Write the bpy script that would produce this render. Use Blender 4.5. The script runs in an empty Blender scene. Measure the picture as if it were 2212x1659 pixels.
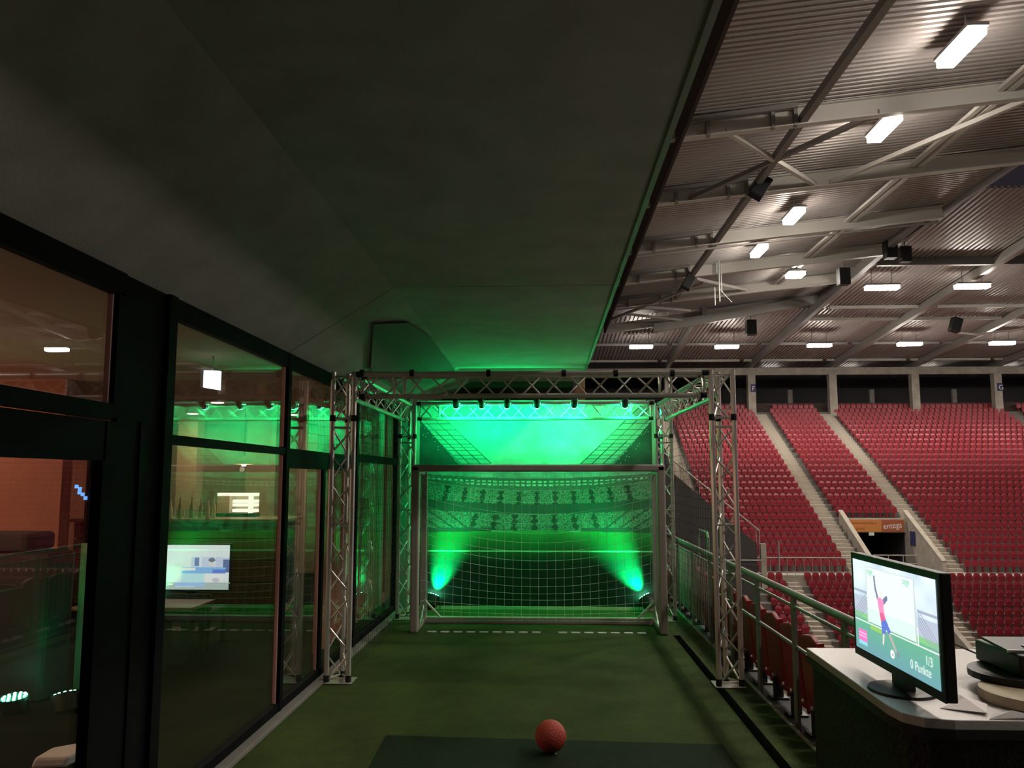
import bpy, bmesh, math, random
import numpy as np
from mathutils import Vector, Matrix, Quaternion
random.seed(7); RNG = np.random.default_rng(7)
S = bpy.context.scene
COL = S.collection
# ------------------------------------------------------------------ camera
EYE = 1.9
F = 1797.0                       # focal length in pixels of the 2212 x 1659 frame
PITCH = math.atan((1033-829.5)/F)
YAW = math.atan((1182-1106)*math.cos(PITCH)/F)
cam = bpy.data.cameras.new('camera'); cam.sensor_width = 36; cam.lens = F/2212*36; cam.clip_end = 400
cam_o = bpy.data.objects.new('camera', cam); COL.objects.link(cam_o)
cam_o.location = (0, 0, EYE); cam_o.rotation_euler = (math.pi/2+PITCH, 0, YAW)
S.camera = cam_o
# ------------------------------------------------------------------ world, exposure
w = bpy.data.worlds.new('night'); S.world = w; w.use_nodes = True
w.node_tree.nodes['Background'].inputs[0].default_value = (.018, .015, .019, 1)
w.node_tree.nodes['Background'].inputs[1].default_value = 1.0
S.view_settings.view_transform = 'Standard'; S.view_settings.look = 'None'
S.view_settings.exposure = 0.0; S.view_settings.gamma = 1.0; S.view_settings.use_curve_mapping = False
P_FLOOD = 380.0                  # watts of one stadium floodlight
P_SPOT = 1150.0                   # green floor spots
P_PAR = 95.0                     # green pars on the truss
P_DOWN = 8.0                     # lounge downlights
GREEN = (0.0, 1.0, 0.22)
# ------------------------------------------------------------------ pixel helpers
_fw = Vector((-math.sin(YAW)*math.cos(PITCH), math.cos(YAW)*math.cos(PITCH), math.sin(PITCH)))
_rt = Vector((math.cos(YAW), math.sin(YAW), 0)); _up = _rt.cross(_fw)
_C = Vector((0, 0, EYE))
def _ray(x, y): return _fw + _rt*((x-1106)/F) - _up*((y-829.5)/F)
def at_y(x, y, Y): d = _ray(x, y); return _C + d*(Y/d.y)
def at_x(x, y, X): d = _ray(x, y); return _C + d*(X/d.x)
def at_z(x, y, Z): d = _ray(x, y); return _C + d*((Z-EYE)/d.z)
def to_px(p):
    v = Vector(p)-_C; q = v.dot(_fw)
    return 1106+F*v.dot(_rt)/q, 829.5-F*v.dot(_up)/q
# ------------------------------------------------------------------ mesh helpers
class MB:
    def __init__(s): s.v = []; s.f = []
    def box(s, lo, hi):
        x0, y0, z0 = lo; x1, y1, z1 = hi; n = len(s.v)
        s.v += [(x0,y0,z0),(x1,y0,z0),(x1,y1,z0),(x0,y1,z0),(x0,y0,z1),(x1,y0,z1),(x1,y1,z1),(x0,y1,z1)]
        s.f += [tuple(n+i for i in q) for q in ((3,2,1,0),(4,5,6,7),(0,1,5,4),(1,2,6,5),(2,3,7,6),(3,0,4,7))]
        return s
    def bar(s, a, b, wdt, hgt, up=(0,0,1)):
        """rectangular bar from a to b"""
        a = Vector(a); b = Vector(b); d = (b-a).normalized(); u = Vector(up)
        r = d.cross(u).normalized(); u = r.cross(d).normalized(); n = len(s.v)
        for p in (a, b):
            for i, j in ((-1,-1),(1,-1),(1,1),(-1,1)): s.v.append(tuple(p+r*(i*wdt/2)+u*(j*hgt/2)))
        s.f += [tuple(n+i for i in q) for q in ((3,2,1,0),(4,5,6,7),(0,1,5,4),(1,2,6,5),(2,3,7,6),(3,0,4,7))]
        return s
    def tube(s, pts, r, k=8, cap=True):
        pts = [Vector(p) for p in pts]; n = len(s.v); m = len(pts)
        d = (pts[1]-pts[0]).normalized(); ref = Vector((0,0,1)) if abs(d.z) < .9 else Vector((1,0,0))
        for i, p in enumerate(pts):
            if 0 < i < m-1: d = (pts[i+1]-pts[i-1]).normalized()
            elif i == m-1: d = (pts[-1]-pts[-2]).normalized()
            a = d.cross(ref).normalized(); b = a.cross(d).normalized(); ref = b
            rr = r[i] if isinstance(r, (list, tuple)) else r
            for j in range(k):
                t = 2*math.pi*j/k; s.v.append(tuple(p+a*(rr*math.cos(t))+b*(rr*math.sin(t))))
        for i in range(m-1):
            for j in range(k):
                s.f.append((n+i*k+j, n+(i+1)*k+j, n+(i+1)*k+(j+1)%k, n+i*k+(j+1)%k))
        if cap:
            s.f.append(tuple(n+j for j in range(k))); s.f.append(tuple(n+(m-1)*k+j for j in reversed(range(k))))
        return s
    def lathe(s, prof, c=(0,0,0), axis=(0,0,1), k=16):
        ax = Vector(axis).normalized(); q = Vector((0,0,1)).rotation_difference(ax); n = len(s.v); c = Vector(c)
        for (r, h) in prof:
            for j in range(k):
                t = 2*math.pi*j/k; s.v.append(tuple(c+q@Vector((r*math.cos(t), r*math.sin(t), h))))
        for i in range(len(prof)-1):
            for j in range(k): s.f.append((n+i*k+j, n+i*k+(j+1)%k, n+(i+1)*k+(j+1)%k, n+(i+1)*k+j))
        s.f.append(tuple(n+j for j in reversed(range(k)))); m = n+(len(prof)-1)*k
        s.f.append(tuple(m+j for j in range(k)))
        return s
    def prism(s, poly, off):
        n = len(s.v); k = len(poly); off = Vector(off)
        s.v += [tuple(p) for p in poly] + [tuple(Vector(p)+off) for p in poly]
        s.f.append(tuple(n+i for i in reversed(range(k)))); s.f.append(tuple(n+k+i for i in range(k)))
        for i in range(k): s.f.append((n+i, n+(i+1)%k, n+k+(i+1)%k, n+k+i))
        return s
    def quad(s, *p):
        n = len(s.v); s.v += [tuple(q) for q in p]; s.f.append(tuple(range(n, n+len(p)))); return s
def mk_mesh(name, v, f, mat, smooth=False):
    me = bpy.data.meshes.new(name); me.from_pydata(v, [], f); me.update()
    bm = bmesh.new(); bm.from_mesh(me); bmesh.ops.recalc_face_normals(bm, faces=bm.faces); bm.to_mesh(me); bm.free()
    if mat: me.materials.append(mat)
    if smooth:
        for p in me.polygons: p.use_smooth = True
        try: me.set_sharp_from_angle(angle=math.radians(40))
        except Exception: pass
    return me
def tag(o, label=None, cat=None, group=None, kind=None):
    if label: o['label'] = label
    if cat: o['category'] = cat
    if group: o['group'] = group
    if kind: o['kind'] = kind
    return o
ROOT = {}
def thing(name, loc, label=None, cat=None, group=None, kind=None):
    o = bpy.data.objects.new(name, None); o.empty_display_size = .1; COL.objects.link(o); o.location = loc
    ROOT[o] = Vector(loc); return tag(o, label, cat, group, kind)
def obj(name, mb, mat, parent=None, label=None, cat=None, group=None, kind=None, smooth=False, bevel=0):
    """world-space shape -> one mesh object; parts keep their thing's origin"""
    vs = [Vector(p) for p in mb.v]
    if parent is not None: org = ROOT[parent]
    else:
        lo = [min(p[i] for p in vs) for i in range(3)]; hi = [max(p[i] for p in vs) for i in range(3)]
        org = Vector(((lo[0]+hi[0])/2, (lo[1]+hi[1])/2, lo[2]))
    me = mk_mesh(name, [tuple(p-org) for p in vs], mb.f, mat, smooth)
    o = bpy.data.objects.new(name, me); COL.objects.link(o); ROOT[o] = org
    if parent is not None: o.parent = parent
    else: o.location = org
    if bevel:
        m = o.modifiers.new('bevel', 'BEVEL'); m.width = bevel; m.segments = 2; m.limit_method = 'ANGLE'
    return tag(o, label, cat, group, kind)
def piece(name, mesh, parent, loc, quat=None, scale=None):
    """shared-mesh part placed in world coordinates under its thing"""
    o = bpy.data.objects.new(name, mesh); COL.objects.link(o); o.parent = parent
    o.location = Vector(loc)-ROOT[parent]
    if quat is not None: o.rotation_mode = 'QUATERNION'; o.rotation_quaternion = quat
    if scale is not None: o.scale = scale
    ROOT[o] = ROOT[parent]; return o
def lamp(name, typ, loc, power, color, aim=None, parent=None, **kw):
    l = bpy.data.lights.new(name, typ); l.energy = power; l.color = color
    for k, v in kw.items(): setattr(l, k, v)
    o = bpy.data.objects.new(name, l); COL.objects.link(o)
    o.location = Vector(loc) - (ROOT[parent] if parent is not None else Vector((0,0,0)))
    if parent is not None: o.parent = parent
    if aim is not None: o.rotation_euler = Vector(aim).to_track_quat('-Z', 'Y').to_euler()
    return o
# ------------------------------------------------------------------ materials
def mat(name, col, rough=.6, metal=0., noise=0., nscale=8., bump=0., bscale=60., spec=.5, emit=None, estr=0., stretch=None):
    m = bpy.data.materials.new(name); m.use_nodes = True; nt = m.node_tree; b = nt.nodes['Principled BSDF']
    b.inputs['Base Color'].default_value = (*col, 1); b.inputs['Roughness'].default_value = rough
    b.inputs['Metallic'].default_value = metal; b.inputs['Specular IOR Level'].default_value = spec
    if emit: b.inputs['Emission Color'].default_value = (*emit, 1); b.inputs['Emission Strength'].default_value = estr
    if noise or bump:
        tc = nt.nodes.new('ShaderNodeTexCoord'); src = tc.outputs['Object']
        if stretch:
            mp = nt.nodes.new('ShaderNodeMapping'); mp.inputs['Scale'].default_value = stretch
            nt.links.new(src, mp.inputs[0]); src = mp.outputs[0]
    if noise:
        n = nt.nodes.new('ShaderNodeTexNoise'); n.inputs['Scale'].default_value = nscale; n.inputs['Detail'].default_value = 5
        nt.links.new(src, n.inputs['Vector'])
        r = nt.nodes.new('ShaderNodeValToRGB'); r.color_ramp.elements[0].position = .3; r.color_ramp.elements[1].position = .7
        r.color_ramp.elements[0].color = (*[c*(1-noise) for c in col], 1)
        r.color_ramp.elements[1].color = (*[min(1, c*(1+noise)) for c in col], 1)
        nt.links.new(n.outputs['Fac'], r.inputs[0]); nt.links.new(r.outputs[0], b.inputs['Base Color'])
    if bump:
        n2 = nt.nodes.new('ShaderNodeTexNoise'); n2.inputs['Scale'].default_value = bscale; n2.inputs['Detail'].default_value = 3
        nt.links.new(src, n2.inputs['Vector'])
        bp = nt.nodes.new('ShaderNodeBump'); bp.inputs['Strength'].default_value = bump; bp.inputs['Distance'].default_value = .02
        nt.links.new(n2.outputs['Fac'], bp.inputs['Height']); nt.links.new(bp.outputs[0], b.inputs['Normal'])
    return m
def emis(name, col, s):
    m = bpy.data.materials.new(name); m.use_nodes = True; nt = m.node_tree; nt.nodes.clear()
    e = nt.nodes.new('ShaderNodeEmission'); e.inputs[0].default_value = (*col, 1); e.inputs[1].default_value = s
    o = nt.nodes.new('ShaderNodeOutputMaterial'); nt.links.new(e.outputs[0], o.inputs[0]); return m
def print_mat(name, emission=0.):
    """colour attribute 'print' as flat print (or as a lit screen)"""
    m = bpy.data.materials.new(name); m.use_nodes = True; nt = m.node_tree; b = nt.nodes['Principled BSDF']
    a = nt.nodes.new('ShaderNodeVertexColor'); a.layer_name = 'print'
    if emission:
        b.inputs['Base Color'].default_value = (.01,.01,.01,1); b.inputs['Roughness'].default_value = .25
        nt.links.new(a.outputs[0], b.inputs['Emission Color']); b.inputs['Emission Strength'].default_value = emission
    else:
        nt.links.new(a.outputs[0], b.inputs['Base Color']); b.inputs['Roughness'].default_value = .55
    return m
def glass_mat():
    m = bpy.data.materials.new('window_glass'); m.use_nodes = True; nt = m.node_tree; nt.nodes.clear(); N = nt.nodes.new; L = nt.links.new
    g = N('ShaderNodeNewGeometry'); dot = N('ShaderNodeVectorMath'); dot.operation = 'DOT_PRODUCT'
    L(g.outputs['Incoming'], dot.inputs[0]); L(g.outputs['Normal'], dot.inputs[1])
    ab = N('ShaderNodeMath'); ab.operation = 'ABSOLUTE'; L(dot.outputs['Value'], ab.inputs[0])
    om = N('ShaderNodeMath'); om.operation = 'SUBTRACT'; om.inputs[0].default_value = 1; L(ab.outputs[0], om.inputs[1])
    pw = N('ShaderNodeMath'); pw.operation = 'POWER'; pw.inputs[1].default_value = 5; L(om.outputs[0], pw.inputs[0])
    ma = N('ShaderNodeMath'); ma.operation = 'MULTIPLY_ADD'; ma.inputs[1].default_value = .95; ma.inputs[2].default_value = .085; L(pw.outputs[0], ma.inputs[0])
    t = N('ShaderNodeBsdfTransparent'); t.inputs[0].default_value = (.93, .96, .94, 1)
    gl = N('ShaderNodeBsdfGlossy'); gl.inputs['Roughness'].default_value = .0
    mx = N('ShaderNodeMixShader'); L(ma.outputs[0], mx.inputs[0]); L(t.outputs[0], mx.inputs[1]); L(gl.outputs[0], mx.inputs[2])
    o = N('ShaderNodeOutputMaterial'); L(mx.outputs[0], o.inputs[0]); return m
def turf_mat(name, c0, c1):
    m = mat(name, c0, .85, spec=.2); nt = m.node_tree; b = nt.nodes['Principled BSDF']; N = nt.nodes.new; L = nt.links.new
    tc = N('ShaderNodeTexCoord'); n = N('ShaderNodeTexNoise'); n.inputs['Scale'].default_value = 1.3; n.inputs['Detail'].default_value = 9; n.inputs['Roughness'].default_value = .75
    L(tc.outputs['Object'], n.inputs['Vector'])
    r = N('ShaderNodeValToRGB'); r.color_ramp.elements[0].position = .35; r.color_ramp.elements[1].position = .68
    r.color_ramp.elements[0].color = (*c0, 1); r.color_ramp.elements[1].color = (*c1, 1)
    L(n.outputs['Fac'], r.inputs[0]); L(r.outputs[0], b.inputs['Base Color'])
    n2 = N('ShaderNodeTexNoise'); n2.inputs['Scale'].default_value = 140; n2.inputs['Detail'].default_value = 2; L(tc.outputs['Object'], n2.inputs['Vector'])
    bp = N('ShaderNodeBump'); bp.inputs['Strength'].default_value = .8; bp.inputs['Distance'].default_value = .02
    L(n2.outputs['Fac'], bp.inputs['Height']); L(bp.outputs[0], b.inputs['Normal']); return m
M = dict(
    turf=turf_mat('artificial_turf', (.030,.05,.009), (.064,.10,.02)), mat_turf=turf_mat('dark_turf', (.006,.016,.005), (.012,.028,.008)),
    alu=mat('brushed_aluminium', (.66,.62,.58), .34, .65), goal=mat('goal_aluminium', (.42,.37,.33), .5, .35),
    galv=mat('galvanised_steel', (.42,.40,.37), .5, .6), black=mat('black_plastic', (.010,.010,.010), .45), frame=mat('black_frame', (.004,.004,.005), .7, spec=.06),
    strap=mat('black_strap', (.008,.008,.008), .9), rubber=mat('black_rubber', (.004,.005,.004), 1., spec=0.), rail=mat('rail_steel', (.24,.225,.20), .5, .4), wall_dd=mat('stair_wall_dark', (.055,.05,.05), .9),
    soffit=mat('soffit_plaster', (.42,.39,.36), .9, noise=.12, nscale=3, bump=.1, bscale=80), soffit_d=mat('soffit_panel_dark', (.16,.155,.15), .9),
    trim=mat('trim_metal', (.30,.30,.28), .5, .3), concrete=mat('concrete', (.38,.34,.29), .9, noise=.18, nscale=1.5, bump=.15, bscale=20),
    concrete_d=mat('dark_concrete', (.17,.155,.14), .9, noise=.15, nscale=2), step=mat('stair_concrete', (.42,.37,.31), .9, noise=.12, nscale=3),
    seat=mat('red_seat_plastic', (.28,.024,.038), .38, spec=.5), seat2=mat('dark_red_seat', (.26,.014,.014), .45), sheet=mat('roof_sheet', (.46,.41,.39), .42, .2),
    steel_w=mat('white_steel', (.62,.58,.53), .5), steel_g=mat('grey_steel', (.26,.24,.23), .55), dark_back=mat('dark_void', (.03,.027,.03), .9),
    flood=emis('floodlight_glow', (1.0,.93,.82), 60), tube=emis('tube_glow', (1,.97,.9), 5), green_led=emis('green_led', (.12,1,.5), 50),
    glass=glass_mat(), counter=mat('counter_top', (.60,.55,.54), .35, noise=.06, nscale=60), rattan=mat('dark_weave', (.016,.017,.011), .8),
    net_w=mat('white_net_cord', (.45,.45,.42), .8), net_b=mat('black_net_cord', (.012,.012,.012), .9), white=mat('white_paint', (.7,.72,.68), .6),
    ball=mat('red_ball', (.46,.055,.03), .55, bump=.5, bscale=120), wall_red=mat('red_brown_wall', (.34,.13,.085), .85, noise=.08, nscale=2),
    wall_in=mat('lounge_wall', (.30,.27,.19), .85), floor_in=mat('lounge_floor', (.010,.008,.006), .85, spec=.1), ceil_in=mat('lounge_ceiling', (.42,.25,.18), .9),
    wood=mat('bar_wood', (.22,.15,.08), .5, noise=.2, nscale=4, stretch=(1,1,8)), curtain=mat('curtain_cloth', (.72,.30,.21), .9), beige=mat('beige_paint', (.5,.4,.27), .8),
    dark_in=mat('dark_upholstery', (.018,.015,.016), .8), bead=mat('red_lit_bead', (.62,.36,.34), .5), paper=mat('white_paper', (.86,.80,.79), .8),
    tan=mat('tan_board', (.42,.34,.22), .6), bottle=mat('bottle_glass', (.25,.2,.1), .15), orange=mat('orange_banner', (.58,.22,.05), .7), brown=mat('brown_banner', (.38,.10,.04), .7),
    blue=mat('blue_sign', (.03,.03,.12), .6), ink=mat('black_ink', (.015,.013,.012), .8), darkwood=mat('dark_cladding', (.05,.03,.025), .8), screen_text=emis('screen_text', (.85,1,.9), 1.0),
    screen_green=emis('screen_green_text', (.25,.85,.5), .9), tv_led=emis('tv_led', (.2,1,.2), 3), shelf_light=emis('shelf_light', (1,.95,.75), 1.7), exit=emis('exit_sign_glow', (.8,.92,1), 2.6),
    down=emis('downlight_glow', (1,.85,.6), 6), bluepix=emis('blue_glow', (.15,.4,1), 1.6))
def rattan_nodes(m):
    nt = m.node_tree; b = nt.nodes['Principled BSDF']; N = nt.nodes.new; L = nt.links.new
    tc = N('ShaderNodeTexCoord'); v = N('ShaderNodeTexVoronoi'); v.inputs['Scale'].default_value = 55; L(tc.outputs['Object'], v.inputs['Vector'])
    r = N('ShaderNodeValToRGB'); r.color_ramp.elements[0].color = (.035,.036,.022,1); r.color_ramp.elements[1].color = (.006,.007,.005,1)
    L(v.outputs['Distance'], r.inputs[0]); L(r.outputs[0], b.inputs['Base Color'])
    bp = N('ShaderNodeBump'); bp.inputs['Strength'].default_value = .8; bp.inputs['Distance'].default_value = .01; L(v.outputs['Distance'], bp.inputs['Height']); L(bp.outputs[0], b.inputs['Normal'])
rattan_nodes(M['rattan'])
UNIT = MB(); UNIT.lathe([(1,0),(1,1)], k=7)
BRACE = mk_mesh('brace', UNIT.v, UNIT.f, M['alu'], True)
def rod(name, parent, a, b, r, mesh=None):
    a = Vector(a); b = Vector(b); d = b-a
    return piece(name, mesh or BRACE, parent, a, Vector((0,0,1)).rotation_difference(d.normalized()), (r, r, d.length))
def raster(name, img, p00, du, dv, material, parent, thick=None):
    """grid mesh with one colour per point: flat print. img[row, col], row 0 at the top; p00 top-left, du across, dv down"""
    h, wd = img.shape[:2]; p00 = Vector(p00); du = Vector(du); dv = Vector(dv); org = ROOT[parent]
    jj, ii = np.meshgrid(np.arange(wd)/(wd-1), np.arange(h)/(h-1))
    base = np.array(p00-org); V = base+jj[..., None]*np.array(du)+ii[..., None]*np.array(dv)
    idx = np.arange(h*wd).reshape(h, wd)
    Fc = np.stack([idx[1:, :-1], idx[1:, 1:], idx[:-1, 1:], idx[:-1, :-1]], -1).reshape(-1, 4)
    me = bpy.data.meshes.new(name); me.from_pydata(V.reshape(-1, 3).tolist(), [], Fc.tolist()); me.update()
    ca = me.color_attributes.new('print', 'FLOAT_COLOR', 'POINT')
    rgba = np.ones((h*wd, 4), np.float32); rgba[:, :3] = img.reshape(-1, 3); ca.data.foreach_set('color', rgba.ravel())
    me.materials.append(material); o = bpy.data.objects.new(name, me); COL.objects.link(o); o.parent = parent; ROOT[o] = org
    return o
def text(name, body, loc, right, up, size, material, parent, extrude=.002, shear=0., xs=1., align='LEFT'):
    """lettering turned into a mesh part; right/up are the reading directions"""
    cu = bpy.data.curves.new(name, 'FONT'); cu.body = body; cu.size = size; cu.extrude = extrude; cu.shear = shear; cu.align_x = align
    t = bpy.data.objects.new(name, cu); COL.objects.link(t)
    dg = bpy.context.evaluated_depsgraph_get(); me = bpy.data.meshes.new_from_object(t.evaluated_get(dg)); COL.objects.unlink(t); bpy.data.objects.remove(t)
    me.name = name; me.materials.clear(); me.materials.append(material)
    r = Vector(right).normalized()*xs; u = Vector(up).normalized(); n = Vector(right).normalized().cross(u)
    mt = Matrix(((r.x,u.x,n.x,0),(r.y,u.y,n.y,0),(r.z,u.z,n.z,0),(0,0,0,1)))
    me.transform(Matrix.Translation(Vector(loc)-ROOT[parent]) @ mt)
    o = bpy.data.objects.new(name, me); COL.objects.link(o); o.parent = parent; ROOT[o] = ROOT[parent]; return o
def poly_mask(P, xs, ys):
    """even-odd point in polygon for arrays"""
    ins = np.zeros(xs.shape, bool); n = len(P)
    for i in range(n):
        x0, y0 = P[i]; x1, y1 = P[(i+1) % n]
        if y0 == y1: continue
        c = ((y0 > ys) != (y1 > ys)) & (xs < (x1-x0)*(ys-y0)/(y1-y0)+x0); ins ^= c
    return ins
def smooth_noise(h, wd, cell, seed):
    r = np.random.default_rng(seed); a = r.random((h//cell+3, wd//cell+3)); y = np.arange(h)/cell; x = np.arange(wd)/cell
    y0 = y.astype(int); x0 = x.astype(int); fy = (y-y0)[:, None]; fx = (x-x0)[None]
    return (a[y0][:, x0]*(1-fy)*(1-fx)+a[y0+1][:, x0]*fy*(1-fx)+a[y0][:, x0+1]*(1-fy)*fx+a[y0+1][:, x0+1]*fy*fx)
# ================================================================== SETTING: lane, soffit, glass front
TURF_R = 1.86
obj('turf_floor', MB().box((-2.12,-3,-.12),(TURF_R,12.9,0)), M['turf'], label='green artificial turf lane running up to the football goal', cat='floor', kind='structure')
obj('floor', MB().box((-9,-3,-.12),(-2.12,17,0)), M['floor_in'], label='dark lounge floor behind the glass front', cat='floor', kind='structure')
obj('kerb_strip', MB().box((-2.18,-3,0),(-2.085,14.2,.035)), M['concrete_d'], label='pale kerb strip along the foot of the glass front', cat='kerb', kind='structure', bevel=.006)
obj('turf_edge_trim', MB().box((TURF_R,5.05,-.12),(TURF_R+.025,14.2,.012)), M['galv'], label='thin metal edging along the right side of the turf', cat='trim', kind='structure')
obj('platform_floor', MB().box((TURF_R,-3,-.3),(3.3,5.05,-.002)), M['concrete_d'], label='concrete platform under the counter', cat='floor', kind='structure')
obj('seat_row_floor', MB().box((TURF_R+.026,5.05,-.45),(2.75,40,-.16)), M['wall_dd'], label='concrete step that carries the seat row behind the railing', cat='floor', kind='structure')
obj('back_floor', MB().box((-2.12,12.9,-.12),(TURF_R,14.3,-.01)), M['concrete'], label='bare concrete floor behind the backdrop', cat='floor', kind='structure')
# soffit: sloped part from the glass to the crease, flat part to the open edge, seam at 7.04 m
ZC, XE, XK = 3.55, .58, -1.32
def soffit_part(name, y0, y1, label, x_in=0.):
    prof = [(-2.28,2.95),(XK,ZC),(XE,ZC),(XE,4.3),(-2.28,4.3)]
    return obj(name, MB().prism([(x, y0, z) for x, z in prof], (0, y1-y0, 0)), M['soffit'], label=label, cat='ceiling', kind='structure')
ceil = soffit_part('ceiling', -3, 7.03, 'dark grey soffit with a long crease overhead')
soffit_part('ceiling', 7.045, 14.2, 'far bay of the grey soffit washed by green light')
obj('trim_1', MB().box((XE,-3,ZC-.02),(XE+.03,14.2,ZC+.1)), M['trim'], label='thin light metal strip along the open edge of the soffit', cat='trim', kind='structure')
# thin plate along the sloped soffit, darker than the plaster around it
def slope_pt(x, t): return Vector((x, 0, 2.95+(x+2.28)*(ZC-2.95)/(XK+2.28)))
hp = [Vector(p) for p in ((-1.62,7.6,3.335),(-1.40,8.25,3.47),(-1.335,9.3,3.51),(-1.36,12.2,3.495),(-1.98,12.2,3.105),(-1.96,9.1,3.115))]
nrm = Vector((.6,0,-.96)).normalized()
obj('soffit_panel', MB().prism([p+nrm*.002 for p in hp], nrm*.008), M['soffit_d'], label='dark flat panel fixed to the sloping soffit above the left post', cat='panel', kind='structure')
# end wall of the bay behind the backdrop, pillar
obj('wall_end', MB().box((-2.3,14.2,-.1),(.45,14.4,4.3)), M['darkwood'], label='dark end wall behind the printed backdrop', cat='wall', kind='structure')
obj('wall_pillar', MB().box((-2.24,12.25,-.1),(-2.03,12.5,3.12)), M['concrete_d'], label='grey pillar at the far end of the glass front', cat='pillar', kind='structure')
p = MB()
p.box((.48,14.25,-.2),(.66,14.45,4.2))
obj('steel_post', p, M['wall_red'], label='reddish steel post at the open end of the soffit', cat='post', kind='structure')
# glass front ---------------------------------------------------------------
FX0, FX1, GX = -2.215, -2.165, -2.20
ZT = 2.95
def pane(par, y0, y1, z0, z1): return obj('pane', MB().box((GX-.006,y0,z0),(GX+.006,y1,z1)), M['glass'], par)
def fr(par, name, y0, y1, z0, z1, x0=FX0, x1=FX1, m='frame'): return obj(name, MB().box((x0,y0,z0),(x1,y1,z1)), M[m], par)
def bead(par, y, z0, z1): return obj('red_lit_bead', MB().box((-2.217,y-.012,z0),(-2.19,y-.001,z1)), M['bead'], par)  # reddish light on the mullion edge, painted as a pink bead colour
# near fixed light over the door and the door itself
w0 = thing('window_1', (GX,1.5,2.2), 'near upper pane above the black door, reflecting the red stand', 'window', kind='structure')
fr(w0,'head_rail',-1,4.13,2.83,ZT); pane(w0,-1,4.06,2.26,2.84); fr(w0,'jamb',4.06,4.13,2.2,2.84); bead(w0,4.055,2.26,2.84); fr(w0,'sill_rail',-1,4.06,2.19,2.27)
d1 = thing('door_1', (GX,3.2,0), 'black framed glass door nearest the camera', 'door', kind='structure')
fr(d1,'top_rail',1.0,4.0,1.985,2.18,x1=-2.16); fr(d1,'stile',3.98,4.13,0,2.18,x1=-2.16); fr(d1,'bottom_rail',1.0,3.98,0,.2,x1=-2.16); pane(d1,1.0,3.985,.19,1.99); fr(d1,'stile',.85,1.0,0,2.18)
pn = thing('wall_panel', (GX,4.4,0), 'wide black post between the door and the first large pane', 'wall', kind='structure')
fr(pn,'panel',4.13,4.60,0,ZT,x1=-2.18); fr(pn,'cover_strip',4.60,4.70,0,ZT,x1=-2.15); fr(pn,'groove_strip',4.36,4.40,0,2.2,x0=-2.18,x1=-2.168)
w1 = thing('window_2', (GX,5.8,0), 'large glass bay with the lit bar and television behind it', 'window', kind='structure')
fr(w1,'head_rail',4.70,6.85,2.83,ZT); pane(w1,4.70,6.83,2.14,2.84); pane(w1,4.70,6.83,.09,2.10); fr(w1,'transom',4.70,6.83,2.095,2.15); fr(w1,'bottom_rail',4.70,6.85,.0,.10)
fr(w1,'mullion',6.85,6.93,0,ZT,x1=-2.16); bead(w1,6.85,.1,2.09); bead(w1,6.85,2.16,2.83)
w2 = thing('window_3', (GX,8.2,0), 'glass bay behind the left front truss post', 'window', kind='structure')
fr(w2,'head_rail',6.93,9.42,2.83,ZT); pane(w2,6.93,9.42,2.14,2.84); fr(w2,'transom',6.93,9.42,1.985,2.15); fr(w2,'bottom_rail',6.93,9.42,0,.10); pane(w2,6.93,8.03,.09,1.99); pane(w2,8.11,9.42,.09,1.99)
fr(w2,'stile',8.03,8.11,0,1.99); bead(w2,8.03,.1,1.985); fr(w2,'mullion',9.42,9.50,0,ZT,x1=-2.16)
w3 = thing('window_4', (GX,10.7,0), 'glass bay with the brown curtain behind it', 'window', kind='structure')
fr(w3,'head_rail',9.5,11.95,2.83,ZT); pane(w3,9.5,11.95,2.17,2.84); pane(w3,9.5,11.95,.09,2.10); fr(w3,'transom',9.5,11.95,2.09,2.18); fr(w3,'bottom_rail',9.5,11.95,0,.10); fr(w3,'mullion',11.95,12.03,0,ZT,x1=-2.16)
w4 = thing('window_5', (GX,13.1,0), 'farthest glass bay beside the backdrop', 'window', kind='structure')
fr(w4,'head_rail',12.03,14.2,2.83,ZT); pane(w4,12.03,14.2,.09,2.84); fr(w4,'bottom_rail',12.03,14.2,0,.10)
# lounge shell
obj('ceiling', MB().box((-9,-3,3.0),(-2.305,17,3.15)), M['ceil_in'], label='lounge ceiling behind the glass', cat='ceiling', kind='structure')
obj('wall_back', MB().box((-9,16.9,0),(-2.3,17.1,3.0)), M['wall_in'], label='far lounge wall behind the bar', cat='wall', kind='structure')
obj('wall_left', MB().box((-9.2,-3,0),(-9,17,3.0)), M['wall_red'], label='far side wall of the lounge', cat='wall', kind='structure')
obj('wall_partition', MB().box((-9,9.0,0),(-5.34,9.2,3.0)), M['wall_red'], label='reddish brown partition wall seen through the door glass', cat='wall', kind='structure')
obj('wall_near', MB().box((-9,-3.2,0),(-2.3,-3,3.0)), M['wall_red'], label='lounge wall behind the viewer', cat='wall', kind='structure')
# ================================================================== SETTING: end stand
NR, D_, R_ = 28, .85, .4315
def rowY(n): return 76.2-D_*n
def treadZ(n): return 8.6-R_*n-.80
def lowY(m): return 51.2-.8*m
def lowZ(m): return -3.66-.37*m-.80
AIS = [(9.7,10.85),(18.6,19.68),(24.4,25.48),(40.6,41.7)]
LAIS = [(14.25,14.95),(21.4,22.6),(40.6,41.7)]
XR = 60.
VOM = (20.1,24.2)          # vomitory opening
stand = thing('grandstand_terrace', (30,64,-5), 'concrete terrace of the red end stand', 'grandstand', kind='structure')
tb = MB()
for n in range(NR):
    y1 = rowY(n)+.28; y0 = y1-D_
    segs = [(9.7,XR)] if n < 21 else [(9.7,VOM[0]-.1),(VOM[1]+.1,XR)]
    for a, b in segs: tb.box((a,y0,treadZ(n)-1.0),(b,y1,treadZ(n)))
obj('upper_terrace', tb, M['concrete_d'], stand)
wy = rowY(NR-1)+.28-D_
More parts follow.
